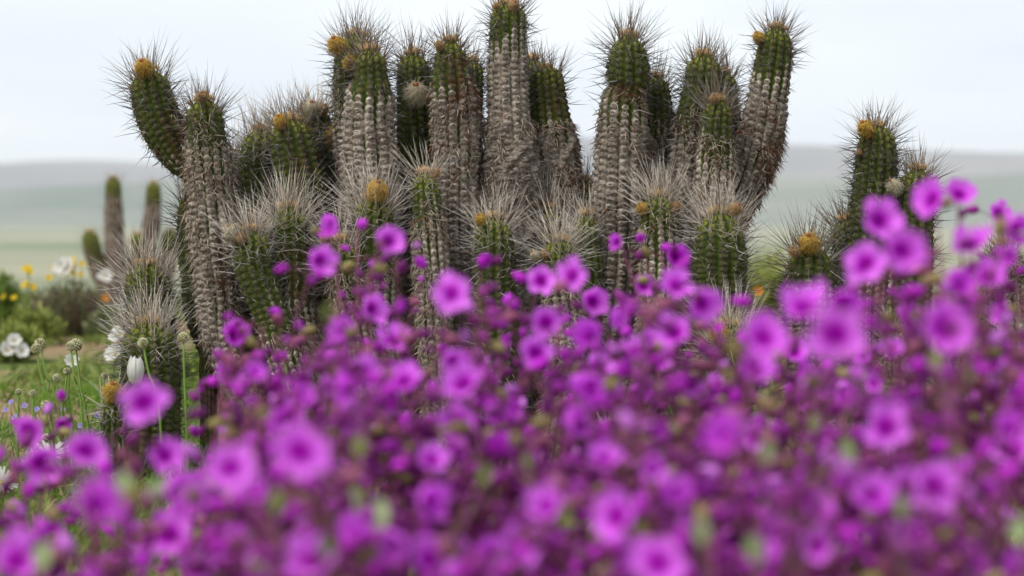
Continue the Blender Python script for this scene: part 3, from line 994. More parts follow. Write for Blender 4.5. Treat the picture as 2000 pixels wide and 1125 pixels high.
cactus('columnar_cactus', 'distant slender cactus with three upright dark stems beyond the flowering shrub', [
    scale_stem([(221, 345, 18), (221, 358, 30), (222, 420, 36), (226, 500, 42), (238, 590, 44)], 8.6, bark=(25, 75), head=110, sl=.8),
    scale_stem([(300, 355, 16), (300, 368, 26), (298, 420, 34), (288, 480, 40), (268, 545, 42), (250, 600, 42)], 8.62, bark=(25, 75), head=110, sl=.8),
    scale_stem([(175, 450, 20), (176, 464, 32), (184, 500, 36), (204, 548, 38), (228, 585, 38), (244, 625, 38)], 8.58, bark=(40, 110), head=110, sl=.8),
    scale_stem([(268, 455, 16), (267, 468, 28), (264, 510, 34), (254, 570, 36)], 8.5, bark=(40, 110), head=110, sl=.8),
    scale_stem([(332, 448, 16), (331, 462, 30), (326, 510, 36), (300, 580, 38), (268, 625, 38)], 8.66, bark=(25, 75), head=110, sl=.8),
], -1.66, 8.6)

# ------------------------------------------------------------------ magenta flowers
PALE = np.array([0.88, 0.22, 0.99])
DEEP = np.array([0.56, 0.0, 0.62])
EYE = np.array([0.10, 0.002, 0.10])


def flower_mesh(variant, seed):
    """overlapping broad petals, radius 1, facing +Z"""
    r_ = np.random.default_rng(seed)
    V, T, Cc = [], [], []
    cup = {'open': 0.26, 'bowl': 0.62, 'cup': 1.1, 'shut': 2.2}[variant]
    npet = 5 if seed % 3 else 6
    nu, nv = 8, 5
    deep = {'open': 0.0, 'bowl': 0.05, 'cup': 0.35, 'shut': 0.7}[variant] + (.15 if seed == 3 else 0)
    k0 = 0
    for k in range(npet):
        a0 = 2 * math.pi * k / npet + r_.normal() * 0.08
        wid = 0.53 * r_.uniform(0.82, 1.15)
        ln = r_.uniform(0.86, 1.12)
        tl = r_.normal() * 0.3
        for i in range(nu):
            t = i / (nu - 1)
            rad = (0.06 + 0.94 * t) * ln
            wd = wid * (0.20 + 1.55 * t - 0.35 * t ** 3) * (1 - 0.30 * (max(0, t - .6) / .4) ** 2)
            for j in range(nv):
                q = j / (nv - 1) * 2 - 1
                phi = cup * t ** 0.8 * 0.75
                rr_ = rad * math.cos(min(phi, 1.45)) if variant != 'shut' else 0.10 + 0.30 * math.sin(math.pi * min(t, .9))
                zz = rad * math.sin(min(phi, 1.45)) + 0.05 * (k % 2) + tl * t * 0.4 + 0.10 * q * q * t + 0.05 * math.sin(5 * q + k) * t
                if variant == 'shut':
                    zz = rad * 1.1
                lat = q * wd * (0.75 if variant != 'shut' else 0.55) * (1 - .25 * min(cup, 1))
                lx = rr_ - 0.25 * abs(q) ** 2 * t * t - (0.05 * t ** 3 if abs(q) < .1 else 0)
                x = lx * math.cos(a0) - lat * math.sin(a0)
                y = lx * math.sin(a0) + lat * math.cos(a0)
                V.append((x, y, zz))
                f = min(1, max(0, (t - 0.30) / 0.26))
                f = f * f * (3 - 2 * f)
                e = min(1, max(0, (0.20 - t) / 0.2))
                c = DEEP * (1 - f) + PALE * f
                c = c * (1 - deep) + DEEP * deep
                c = c * (1 - e) + (EYE * .5 + DEEP * .5) * e
                Cc.append(c)
        for i in range(nu - 1):
            for j in range(nv - 1):
                a = k0 + i * nv + j
                T += [(a, a + 1, a + nv + 1), (a, a + nv + 1, a + nv)]
        k0 += nu * nv
    # green-purple calyx beneath
    bv, bt = unit_ball(7, 4)
    bv = bv * np.array([0.13, 0.13, 0.2]) + np.array([0, 0, -0.10])
    V = np.concatenate([np.array(V), bv])
    T = np.concatenate([np.array(T), bt + k0])
    Cc = np.concatenate([np.array(Cc), np.tile(np.array([0.13, 0.04, 0.09]), (len(bv), 1))])
    return make_mesh('flower', V, [T], M_PETAL, cols=Cc, smooth=True)


def centre_mesh():
    B = Buf()
    bv, bt = unit_ball(8, 5)
    B.add(bv * np.array([.13, .13, .10]) + np.array([0, 0, .10]), bt, EYE)
    n = 40
    a = rng.uniform(0, 6.28, n)
    d = np.stack([np.cos(a) * .55, np.sin(a) * .55, np.ones(n)], 1)
    spikes(B, d * np.array([.12, .12, 0]) + np.array([0, 0, .1]), d, rng.uniform(.12, .24, n), 0.035, EYE * 1.6, np.array([0.22, 0.01, 0.20]))
    return B.mesh('flower_centre', M_PETAL)


FL = {v: [flower_mesh(v, s_) for s_ in range(1, 5)] for v in ('open', 'bowl', 'cup', 'shut')}
CEN = centre_mesh()

# flowers that can be told apart: x, y, half width, form, turn (-1 left .. 1 right), tilt up
FLW = [
    (622, 508, 38, 'bowl', .55, .1), (655, 442, 30, 'cup', -.9, .2), (757, 470, 38, 'bowl', .45, .1), (722, 602, 36, 'bowl', .8, .1), (882, 573, 43, 'open', .05, .1), (770, 670, 36, 'bowl', -.3, .8),
    (705, 732, 43, 'bowl', .4, .1), (670, 815, 43, 'bowl', .4, -.1), (452, 655, 30, 'cup', .4, .0), (440, 737, 34, 'bowl', .7, .2), (280, 786, 45, 'open', .1, .15), (165, 880, 42, 'open', .35, .1), (55, 842, 34, 'bowl', .1, .0), (76, 902, 40, 'bowl', .1, -.4),
    (120, 826, 22, 'cup', 0, -.2), (118, 778, 20, 'shut', .2, .5), (172, 985, 58, 'cup', .6, .1), (320, 890, 46, 'bowl', .2, .2), (335, 948, 44, 'cup', .6, .0), (450, 915, 56, 'open', .05, .1), (395, 990, 52, 'cup', -.5, .3), (330, 1045, 42, 'open', .1, .1),
    (585, 882, 56, 'open', .15, .0), (570, 812, 42, 'bowl', -.3, .5), (549, 957, 30, 'cup', 0, -.8), (607, 772, 28, 'cup', .5, -.2), (549, 752, 24, 'shut', -.3, .6), (790, 748, 42, 'bowl', 0, .9), (745, 815, 34, 'bowl', -.6, .3), (890, 828, 42, 'open', .1, .0), (905, 752, 46, 'bowl', -.4, .5),
    (690, 922, 32, 'open', 0, .4), (640, 692, 26, 'cup', .5, -.5), (1055, 547, 32, 'open', .2, .1), (1118, 540, 38, 'open', -.15, .1), (1155, 588, 32, 'bowl', .6, .0), (1066, 628, 36, 'open', .0, -.1), (1046, 690, 40, 'bowl', .2, .1), (1158, 662, 38, 'cup', -.6, .2), (1165, 722, 36, 'bowl', .5, .6),
    (1256, 557, 24, 'bowl', .2, .0), (1320, 560, 40, 'bowl', .3, .5), (1368, 592, 42, 'bowl', .3, .0), (1318, 502, 26, 'cup', .4, .0), (1208, 472, 20, 'cup', -.4, .0), (1250, 468, 18, 'shut', .2, .3), (1292, 486, 20, 'shut', .6, .2), (1320, 652, 42, 'bowl', -.5, .5), (1282, 712, 36, 'bowl', .1, .7),
    (1020, 882, 38, 'open', .05, .0), (1112, 828, 42, 'cup', .9, .1), (1440, 850, 56, 'cup', -.9, .1), (1490, 662, 52, 'bowl', .1, .2), (1568, 602, 50, 'bowl', .1, .6), (1630, 652, 54, 'open', .05, -.05), (1642, 590, 44, 'cup', .2, -.2), (1470, 722, 46, 'bowl', .5, .6),
    (1690, 515, 42, 'open', .05, .0), (1714, 432, 42, 'bowl', .3, .3), (1758, 490, 50, 'bowl', .4, .0), (1822, 392, 42, 'bowl', -.6, .3), (1872, 382, 38, 'bowl', .3, .6), (1842, 640, 54, 'bowl', .4, -.1), (1900, 480, 42, 'bowl', -.2, .6), (1930, 542, 40, 'bowl', .1, .5), (1862, 562, 40, 'cup', .4, .3),
    (1978, 452, 40, 'cup', .5, .1), (1950, 420, 32, 'bowl', .4, .2), (1932, 690, 26, 'shut', .2, .4), (1730, 835, 48, 'open', .05, .05), (1825, 950, 52, 'open', .1, .0), (1916, 962, 44, 'cup', .2, -.3), (1980, 880, 46, 'bowl', -.4, .3), (1994, 800, 40, 'bowl', -.3, .2), (1435, 1000, 38, 'cup', .1, -.2),
    (1285, 1100, 56, 'open', .0, .1), (1205, 1010, 56, 'bowl', -.7, .2), (1140, 992, 44, 'cup', -.5, .2), (1026, 1000, 36, 'cup', .3, -.3), (1010, 1070, 54, 'bowl', .5, .3), (830, 985, 48, 'cup', .4, -.1), (790, 1062, 50, 'cup', -.8, -.2), (840, 1098, 54, 'bowl', .4, .6),
    (612, 1098, 60, 'bowl', -.2, .7), (380, 1112, 46, 'bowl', .2, .6), (30, 1100, 54, 'bowl', .2, .4), (44, 1000, 26, 'cup', -.8, .2), (1712, 1060, 46, 'cup', .3, .0), (1900, 1100, 48, 'bowl', .2, .3), (1822, 1110, 46, 'bowl', -.2, .5), (1822, 872, 32, 'shut', .1, .8), (985, 800, 34, 'bowl', .4, .2),
    (930, 720, 34, 'bowl', -.3, .5), (860, 690, 24, 'shut', .2, .5), (730, 790, 30, 'bowl', -.5, .2), (1240, 770, 30, 'cup', .3, .1), (1320, 790, 24, 'shut', 0, .5), (1400, 760, 34, 'bowl', -.4, .5), (260, 1050, 36, 'bowl', .3, .5), (100, 1050, 40, 'cup', -.3, .2), (500, 1030, 34, 'bowl', .2, .3),
    (910, 940, 34, 'bowl', .1, .5), (1010, 930, 30, 'cup', .2, .2), (1330, 920, 34, 'bowl', -.3, .3), (1560, 900, 30, 'cup', .4, .2), (1620, 760, 34, 'bowl', .4, .5), (1690, 700, 30, 'cup', -.4, .4), (1780, 740, 28, 'shut', .1, .5), (1900, 800, 32, 'bowl', .3, .5), (1550, 690, 34, 'bowl', .1, .6),
    (500, 840, 30, 'cup', .3, .1), (640, 1010, 36, 'bowl', -.4, .3), (720, 1090, 38, 'bowl', .3, .5), (925, 1040, 36, 'cup', .2, .2), (1100, 1090, 42, 'bowl', .1, .5), (1390, 1090, 40, 'bowl', -.2, .5), (1500, 1080, 36, 'cup', .3, .2), (1960, 1020, 40, 'bowl', -.1, .4), (1640, 960, 34, 'cup', 0, .3),
    (550, 615, 22, 'shut', -.6, .3), (700, 440, 24, 'shut', .5, .3), (830, 520, 22, 'shut', -.4, .4), (938, 520, 26, 'shut', .3, .6), (985, 590, 24, 'shut', .5, .3), (1560, 790, 30, 'bowl', .2, .6), (1960, 620, 34, 'bowl', -.3, .4), (1985, 700, 34, 'cup', -.5, .2), (1780, 620, 30, 'cup', -.2, .4),
]
PROF = np.array([(-60, 830), (60, 820), (170, 740), (240, 770), (330, 770), (420, 650), (480, 600), (560, 620), (600, 520), (640, 450), (760, 445), (820, 510), (880, 560), (940, 520), (1000, 580), (1060, 530), (1160, 540), (1210, 480), (1300, 480), (1370, 560), (1450, 640), (1530, 590),
                 (1640, 560), (1700, 430), (1780, 410), (1830, 370), (1900, 385), (1960, 420), (2060, 430)], float)

sites = []
for D in (1.22, 1.44, 1.68, 1.95, 2.28):
    half = D * 0.29
    nx = int(round(2 * half / 0.2))
    for k in range(nx):
        sites.append((-half + (k + .5) * 2 * half / nx + rng.normal() * .03, D + rng.normal() * .06))
sites = np.array(sites)
assign = {k: [] for k in range(len(sites))}


def nearest(p):
    return int(np.argmin((sites[:, 0] - p[0]) ** 2 + 1.5 * (sites[:, 1] - p[1]) ** 2))


for (x, y, r, form, tx, tz) in FLW:
    real = {'open': .0185, 'bowl': .0195, 'cup': .018, 'shut': .0150}[form]
    D = float(np.clip(real * F / r, 1.16, 2.4))
    scale = r * D / F * (1.06 if form in ('open', 'bowl') else 1.28)
    assign[nearest(P(x, y, D))].append(('f', P(x, y, D), scale, form, tx, tz))
# smaller flowers and bare bud stalks through the drift
nfill = 0
while nfill < 190:
    x = rng.uniform(-30, 2030)
    if x < 430 and rng.random() < 0.86:
        continue
    top = np.interp(x, PROF[:, 0], PROF[:, 1])
    y = top + 40 + (1150 - top - 40) * rng.random() ** 0.75
    f_ = (y - top) / (1150 - top)
    D = float(np.clip(2.15 - .8 * f_ + rng.normal() * .14, 1.36, 2.3))
    form = rng.choice(['bowl', 'cup', 'shut', 'shut'])
    assign[nearest(P(x, y, D))].append(('f', P(x, y, D), rng.uniform(.010, .019), form, rng.normal() * .6, rng.uniform(-.2, .9)))
    nfill += 1
nb = 0
while nb < 280:
    x = rng.uniform(-30, 2030)
    top = np.interp(x, PROF[:, 0], PROF[:, 1])
    if x < 430 and rng.random() < 0.86:
        continue
    y = top + 20 + (1120 - top) * rng.random() ** 0.9
    f_ = (y - top) / (1150 - top)
    D = float(np.clip(2.15 - .78 * f_ + rng.normal() * .15, 1.36, 2.3))
    assign[nearest(P(x, y, D))].append(('b', P(x, y, D), 0, '', 0, 0))
    nb += 1

LEAVES = [(700, 890, 22, 0), (1590, 842, 20, 0), (1549, 1016, 24, 1), (738, 1034, 34, 2), (1622, 1078, 36, 2), (1030, 915, 16, 0), (700, 1000, 30, 2), (1680, 745, 16, 0), (945, 940, 18, 0), (300, 970, 26, 2), (240, 960, 24, 2), (1240, 1070, 30, 0), (1830, 720, 22, 0), (1895, 740, 22, 0), (1500, 900, 22, 2),
          (640, 620, 14, 0), (1660, 900, 26, 2), (1480, 1100, 34, 2), (1700, 990, 24, 0), (640, 1085, 26, 1), (1100, 1030, 22, 0), (470, 1080, 28, 2), (1760, 1010, 24, 2), (880, 1100, 28, 0), (1990, 1060, 30, 2), (80, 1110, 30, 2), (1370, 1060, 26, 2), (540, 1000, 24, 0)]
LCOL = [np.array([0.15, 0.21, 0.03]), np.array([0.045, 0.10, 0.01]), np.array([0.20, 0.27, 0.11])]
for (x, y, r, c) in LEAVES:
    D = float(np.clip(1.2 + rng.random() * .35, 1.15, 2.0))
    assign[nearest(P(x, y, D))].append(('l', P(x, y, D), r * D / F, c, 0, 0))

STEMC = np.array([0.17, 0.045, 0.085])
bv7, bt7 = unit_ball(6, 4)


def bud_cluster(pts, parent, org, top_n):
    """nodding buds on thin pedicels along the upper stalk"""
    B = Buf()
    n = top_n
    L_ = np.linalg.norm(np.diff(pts, axis=0), axis=1).sum()
    for k in range(n):
        t = 1 - (k + rng.random() * .8) / n * min(.55, .26 / max(L_, .2))
        u_ = t * (len(pts) - 1)
        i = min(int(u_), len(pts) - 2)
        p = pts[i] + (pts[i + 1] - pts[i]) * (u_ - i)
        a = rng.uniform(0, 6.28)
        ln = rng.uniform(.012, .034)
        e = p + np.array([math.cos(a) * ln, math.sin(a) * ln, rng.uniform(-.006, .022)])
        tube(B, [p, (p + e) / 2 + np.array([0, 0, .004]), e], .0007, STEMC * rng.uniform(.8, 1.5), 3)
        c = rng.random()
        if c < .50:
            col = np.array([0.17, 0.016, 0.15]) * rng.uniform(.7, 1.5)
        elif c < .72:
            col = np.array([0.46, 0.02, 0.50]) * rng.uniform(.7, 1.2)
        elif c < .86:
            col = np.array([0.28, 0.08, 0.15]) * rng.uniform(.7, 1.2)
        elif c < .94:
            col = np.array([0.24, 0.20, 0.07]) * rng.uniform(.7, 1.3)
        else:
            col = np.array([0.55, 0.16, 0.62])
        s_ = rng.uniform(.0034, .0072)
        ax = nrm(e - p + np.array([0, 0, rng.uniform(-.02, .02)]))
        vv = bv7.copy()
        vv[:, :2] *= (0.95 - .35 * vv[:, 2:3])
        vv = vv * np.array([1, 1, 1.5]) * s_
        B.add(vv @ frame(ax).T + e, bt7, col)
    return link('bud_cluster', B.mesh('bud_cluster', M_BUD, org, True), parent, (0, 0, 0), kind='stuff')


def stalk_curve(a, b):
    t = np.linspace(0, 1, 9)[:, None]
    w1 = a + (b - a) * np.array([.25, .25, .55]) + rng.normal(size=3) * np.array([.02, .02, 0])
    return (1 - t) ** 2 * a + 2 * t * (1 - t) * w1 + t ** 2 * b


LANDMARK = [(480, 'facing the long bare bark stem'), (640, 'facing the silvery spined heads'), (800, 'facing the narrow green head'), (940, 'facing the rusty shaggy stem'), (1060, 'facing the tallest stem'),
            (1180, 'facing the short bright green stems'), (1300, 'facing the bulging green head'), (1460, 'facing the outward leaning stem'), (1640, 'facing the gap between two cactuses'), (9999, 'facing the slim cactus')]
for k, items in assign.items():
    if not items:
        continue
    sx, sy = sites[k]
    base = np.array([sx, sy, float(gz(sx, sy))])
    pxc = 1000 + sx / sy * F
    row = 'back edge of the drift' if sy > 1.8 else ('thick of the drift' if sy > 1.3 else 'open edge of the drift, farthest from the cactus')
    if pxc < 330:
        lab = 'magenta wildflower standing in green grass near the button buds, ' + ('close to the squat cactus' if sy > 1.5 else 'well away from the cactus')
    else:
        mark = [m_ for x_, m_ in LANDMARK if pxc < x_][0]
        lab = 'magenta wildflower ' + ('at' if sy > 1.8 else 'in') + ' the ' + row + ', ' + mark
        if sy <= 1.3:
            lab = 'magenta wildflower on the open outer edge of the drift, ' + mark
    grp = 'magenta wildflower plants in the drift'
    root = thing('magenta_wildflower', lab, 'wildflower', tuple(base), grp)
    for (ty, p, sc_, form, tx, tz) in items:
        p = np.array(p)
        p[2] = max(p[2], .06)
        b0 = base + np.array([rng.normal() * .02, rng.normal() * .02, -.004])
        if ty == 'l':
            B = Buf()
            cur = stalk_curve(b0, p)
            tube(B, cur, np.linspace(.0016, .001, 9), STEMC * .7 + LCOL[form] * .4, 4)
            ax = nrm(np.array([rng.normal() * .6, -.3, rng.uniform(.1, 1)]))
            Fm = frame(nrm(np.array([rng.normal() * .5, -1.0, .5 + rng.normal() * .3])))
            g = []
            for i in range(6):
                t = i / 5
                wd = math.sin(math.pi * min(1, t * .9 + .08)) ** .7 * .62
                for q in (-1, -.4, .4, 1):
                    g.append((q * wd, t * 2 - .05, .18 * q * q * t - .35 * t * t))
            g = np.array(g) * sc_
            T_ = []
            for i in range(5):
                for j in range(3):
                    a = i * 4 + j
                    T_ += [(a, a + 1, a + 5), (a, a + 5, a + 4)]
            B.add(g @ Fm.T + p, T_, LCOL[form] * rng.uniform(.85, 1.2))
            link('leaf', B.mesh('leaf', M_LEAF, base, True), root, (0, 0, 0))
            continue
        if ty == 'f':
            c = nrm(C0 - p)
            n_ = nrm(c + np.array([tx * 1.15, 0, 0]) + np.array([0, 0, 1.0]) * (tz + .08) + rng.normal(size=3) * .10)
            att = p - n_ * sc_ * .25
        else:
            att = p
            n_ = np.array([0, 0, 1.0])
        cur = stalk_curve(b0, att)
        B = Buf()
        cl = STEMC * rng.uniform(.7, 1.35) + np.array([.0, .02, .0]) * rng.random()
        tube(B, cur, np.linspace(.0019, .0010, 9), cl, 5)
        stk = link('flower_stalk', B.mesh('flower_stalk', M_STALK, base, True), root, (0, 0, 0))
        bud_cluster(cur, stk, base, 7 if ty == 'f' else 12)
        if ty == 'f':
            o = link('flower', FL[form][int(rng.integers(0, 4))], root)
            Rm = frame(n_)
            sp_ = rng.uniform(0, 6.28)
            Rz = np.array([[math.cos(sp_), -math.sin(sp_), 0], [math.sin(sp_), math.cos(sp_), 0], [0, 0, 1]])
            mt = Matrix.Identity(4)
            M3 = (Rm @ Rz @ np.diag([rng.uniform(.84, 1.1), rng.uniform(.9, 1.12), 1.0])) * sc_
            for a in range(3):
                for b in range(3):
                    mt[a][b] = M3[a, b]
                mt[a][3] = p[a] - base[a]
            o.matrix_local = mt
            if form != 'shut' and sc_ > .013:
                link('flower_centre', CEN, o)
    # basal rosette
    for q in range(5):
        B = Buf()
        a = rng.uniform(0, 6.28)
        dr = np.array([math.cos(a), math.sin(a), 0])
        sd_ = np.array([-dr[1], dr[0], 0])
        g = []
        ln = rng.uniform(.05, .085)
        for i in range(6):
            t = i / 5
            wd = math.sin(math.pi * min(1, t * .85 + .1)) * .016
            for s_ in (-1, 0, 1):
                g.append(base + dr * ln * t + sd_ * wd * s_ + np.array([0, 0, .004 + .05 * t - .03 * t * t + .004 * abs(s_)]))
        T_ = []
        for i in range(5):
            for j in range(2):
                a_ = i * 3 + j
                T_ += [(a_, a_ + 1, a_ + 4), (a_, a_ + 4, a_ + 3)]
        B.add(np.array(g), T_, LCOL[2] * rng.uniform(.4, .8))
        link('leaf', B.mesh('leaf', M_LEAF, base, True), root, (0, 0, 0))

# ------------------------------------------------------------------ meadow
def meadow():
    B = Buf()
    nt_ = 4200
    tx = rng.uniform(-1.35, 1.3, nt_)
    ty = rng.uniform(1.3, 5.2, nt_)
    den = vnoise(tx * 4 + 31, ty * 4, 51)
    keep = (np.abs(tx) < ty * .30 + .1) & ((den > .30) | (tx > -.2)) & (rng.random(nt_) < np.where(tx < -.25, 1, .3))
    tx, ty = tx[keep], ty[keep]
    for x, y in zip(tx, ty):
        n = 16
        b = np.stack([x + rng.normal(size=n) * .016, y + rng.normal(size=n) * .016, np.zeros(n)], 1)
        b[:, 2] = gz(b[:, 0], b[:, 1]) - .003
        d = np.stack([rng.normal(size=n) * .45, rng.normal(size=n) * .45, np.ones(n)], 1)
        ln = rng.uniform(.03, .10, n)
        hue = rng.random((n, 1))
        cb = np.array([0.065, 0.15, 0.012]) * (1 - hue) + np.array([0.16, 0.27, 0.025]) * hue
        cb = np.where(rng.random((n, 1)) < .12, np.array([.30, .25, .12]), cb)
        blades(B, b, d, ln, .0022, cb, cb * 1.35, .25)
        # feathery side leaflets
        m_ = 14
        i = rng.integers(0, n, m_)
        pb = b[i] + nrm(d[i]) * (ln[i] * rng.uniform(.3, .85, m_))[:, None]
        blades(B, pb, rng.normal(size=(m_, 3)) + np.array([0, 0, .8]), rng.uniform(.010, .024, m_), .0016, cb[i], cb[i] * 1.4, .1)
    o = link('feathery_grass', B.mesh('feathery_grass', M_GRASS), kind='stuff')
    tag(o, 'fresh green feathery grass between flowers and cactus', 'grass')
    # low cover farther off
    B = Buf()
    nt_ = 2600
    tx = rng.uniform(-3.4, 3.4, nt_)
    ty = rng.uniform(4.6, 11.5, nt_)
    den = vnoise(tx * 1.7 + 3, ty * .9, 77)
    keep = (np.abs(tx) < ty * .31) & (den > .46)
    for x, y in zip(tx[keep], ty[keep]):
        n = 9
        b = np.stack([x + rng.normal(size=n) * .03, y + rng.normal(size=n) * .03, np.zeros(n)], 1)
        b[:, 2] = gz(b[:, 0], b[:, 1]) - .003
        d = np.stack([rng.normal(size=n) * .7, rng.normal(size=n) * .7, np.ones(n)], 1)
        hue = rng.random((n, 1))
        cb = np.array([0.08, 0.13, 0.02]) * (1 - hue) + np.array([0.22, 0.24, 0.06]) * hue
        blades(B, b, d, rng.uniform(.03, .09, n), .009, cb, cb * 1.3, .3)
    o = link('ground_cover', B.mesh('ground_cover', M_GRASS), kind='stuff')
    tag(o, 'low yellowish green plants covering the soil behind the cactus', 'ground cover')


meadow()

# round button buds on thin green stalks
BTN = [(71, 681, 10, 100, 800), (78, 671, 10, 112, 790), (148, 674, 12, 172, 830), (138, 676, 9, 160, 800), (111, 738, 8, 118, 830), (131, 725, 7, 122, 800), (64, 768, 7, 66, 860), (36, 765, 6, 34, 850), (300, 647, 13, 338, 800), (279, 670, 10, 310, 790),
       (358, 659, 10, 364, 830), (315, 698, 7, 308, 800), (90, 792, 10, 100, 880), (91, 857, 10, 94, 940), (204, 734, 6, 196, 830), (104, 1008, 12, 108, 1080), (10, 1024, 11, 16, 1090), (240, 882, 7, 226, 940), (224, 931, 8, 220, 980), (558, 702, 8, 566, 790), (491, 795, 8, 494, 860)]


BLAB = ['lower round bud of the touching pair on tall green stalks', 'upper round bud of the touching pair on tall green stalks', 'large cream green button bud overlapping a smaller one, on tall stalk', 'smaller cream button bud half hidden behind a larger one',
        'small button bud just below the white flower behind the grass', 'tiny button bud touching the leafy stalk beside the white flower', 'small button bud on straight stalk among the violet flowers', 'smallest straight stalked button bud among the violet flowers',
        'largest green button bud, standing before the squat grey cactus', 'middle sized button bud leaning before the squat grey cactus', 'button bud on a straight stalk between squat cactus and bare bark stem', 'small forked button bud above the half-closed white flower',
        'button bud above two magenta flowers, shaded by violet flowers', 'button bud in front of the open white daisy', 'tiny bud beside the low cactus with one woolly bud', 'plump yellowish button bud deep in the grass below the daisy',
        'brownish button bud low in the grass beside the cut-off daisy', 'pale button bud in the grass below the low cactus', 'withered pale button bud in the grass below the low cactus', 'round pale button bud before the dark foot of the big cactus clump', 'brown button bud among magenta flowers at the foot of the bark stem']


def button(i, x, y, r, bx, by):
    D = 3.3 + .12 * (i % 3)
    top = P(x, y, D)
    lo = P(bx, by, D)
    g = np.array([lo[0] + (lo[0] - top[0]) * .25, lo[1] + .01, 0])
    g[2] = float(gz(g[0], g[1])) - .004
    lab = BLAB[i]
    root = thing('button_flower', lab, 'flower bud', tuple(g), {True: 'button buds on stalks'}[True])
    B = Buf()
    cur = catmull(np.array([g, lo, (lo + top) / 2 + np.array([(top[0] - lo[0]) * .12, 0, 0]), top]), 12)
    tube(B, cur, np.linspace(.0026, .0019, 12), np.stack([np.array([.15, .23, .05]) * (1 + .3 * t) for t in np.linspace(0, 1, 12)]), 6)
    link('stem', B.mesh('stem', M_STALK, g, True), root, (0, 0, 0))
    # head: little scales over a ball
    B = Buf()
    R = r * D / F
    ax = nrm(cur[-1] - cur[-3])
    Fm = frame(ax)
    bv, bt = unit_ball(10, 7)
    B.add((bv * R * .88) @ Fm.T + top, bt, np.array([.12, .11, .04]))
    n = 70
    kx = np.arange(n)
    zz = 1 - (kx + .5) / n * 1.9
    rr_ = np.sqrt(np.clip(1 - zz * zz, 0, 1))
    aa = kx * 2.39996
    dirs = np.stack([rr_ * np.cos(aa), rr_ * np.sin(aa), zz], 1)
    sv, stt = unit_ball(6, 4)
    for d in dirs:
        vv = sv * np.array([.17, .17, .22]) * R
        c = np.array([.66, .64, .40]) if rng.random() < .7 else np.array([.38, .36, .15])
        B.add((vv @ frame(d).T + d * R * .9) @ Fm.T + top, stt, c * rng.uniform(.8, 1.2))
    link('flower_head', B.mesh('flower_head', M_LEAF, g, True), root, (0, 0, 0))
    # a few feathery leaves on the stalk
    B = Buf()
    m_ = 10
    i_ = rng.integers(2, 7, m_)
    blades(B, cur[i_], rng.normal(size=(m_, 3)) + np.array([0, 0, 1.0]), rng.uniform(.012, .03, m_), .002, np.array([.06, .12, .015]), np.array([.10, .17, .03]), .1)
    link('leaf_tuft', B.mesh('leaf_tuft', M_GRASS, g), root, (0, 0, 0), kind='stuff')


for i, b in enumerate(BTN):
    button(i, *b)


def ray_flower(name, label, cat, p, n_, R, npet, col, ccol, wid, cup, stem_col, group=None, mat=None, stem_r=.0016):
    """open flower of separate narrow or broad petals on a stem from the ground"""
    p = np.asarray(p, float)
    g = np.array([p[0], p[1] + .015, float(gz(p[0], p[1] + .015)) - .004])
    root = thing(name, label, cat, tuple(g), group)
    n_ = nrm(np.asarray(n_, float))
    Fm = frame(n_)
    B = Buf()
    tube(B, stalk_curve(g, p - n_ * R * .1), stem_r, stem_col, 5)
    link('stem', B.mesh('stem', M_STALK, g, True), root, (0, 0, 0))
    nu = 6
    for k in range(npet):
        B = Buf()
        a = 2 * math.pi * k / npet + rng.normal() * .06
        cu = cup + rng.normal() * .10
        ln = R * rng.uniform(.88, 1.05)
        V = []
        for i in range(nu):
            t = i / (nu - 1)
            ph_ = cu * (t ** .7)
            rr_ = .10 * R + ln * (math.sin(ph_ * .0) + (math.cos(min(cu, 1.5)) * t if cu < 1.3 else .22 * math.sin(math.pi * (.15 + .75 * t))))
            zz = ln * math.sin(min(cu, 1.5)) * t + .03 * R * (k % 2)
            wd = wid * R * (.35 + 1.0 * math.sin(math.pi * (.12 + .75 * t)) * .75)
            for q in (-1, 0, 1):
                V.append((rr_ * math.cos(a) - q * wd * math.sin(a), rr_ * math.sin(a) + q * wd * math.cos(a), zz + .08 * R * q * q * t))
        T_ = []
        for i in range(nu - 1):
            for j in range(2):
                q = i * 3 + j
                T_ += [(q, q + 1, q + 4), (q, q + 4, q + 3)]
        cc_ = np.repeat(np.stack([np.asarray(col) * (.82 + .18 * i / (nu - 1)) for i in range(nu)]), 3, axis=0)
        B.add(np.array(V) @ Fm.T + p, T_, cc_)
        link('petal', B.mesh('petal', M_PETAL, g, True), root, (0, 0, 0))
    B = Buf()
    bv, bt = unit_ball(8, 5)
    B.add((bv * np.array([.2, .2, .14]) * R) @ Fm.T + p, bt, ccol)
    m_ = 24
    d = nrm(rng.normal(size=(m_, 3)) * np.array([1, 1, .3]) + np.array([0, 0, .8]))
    spikes(B, (d * np.array([.17, .17, .1]) * R) @ Fm.T + p, d @ Fm.T, R * .16, R * .05, ccol, np.asarray(ccol) * 1.3)
    link('flower_centre', B.mesh('flower_centre', M_BUD, g, True), root, (0, 0, 0))
    return root


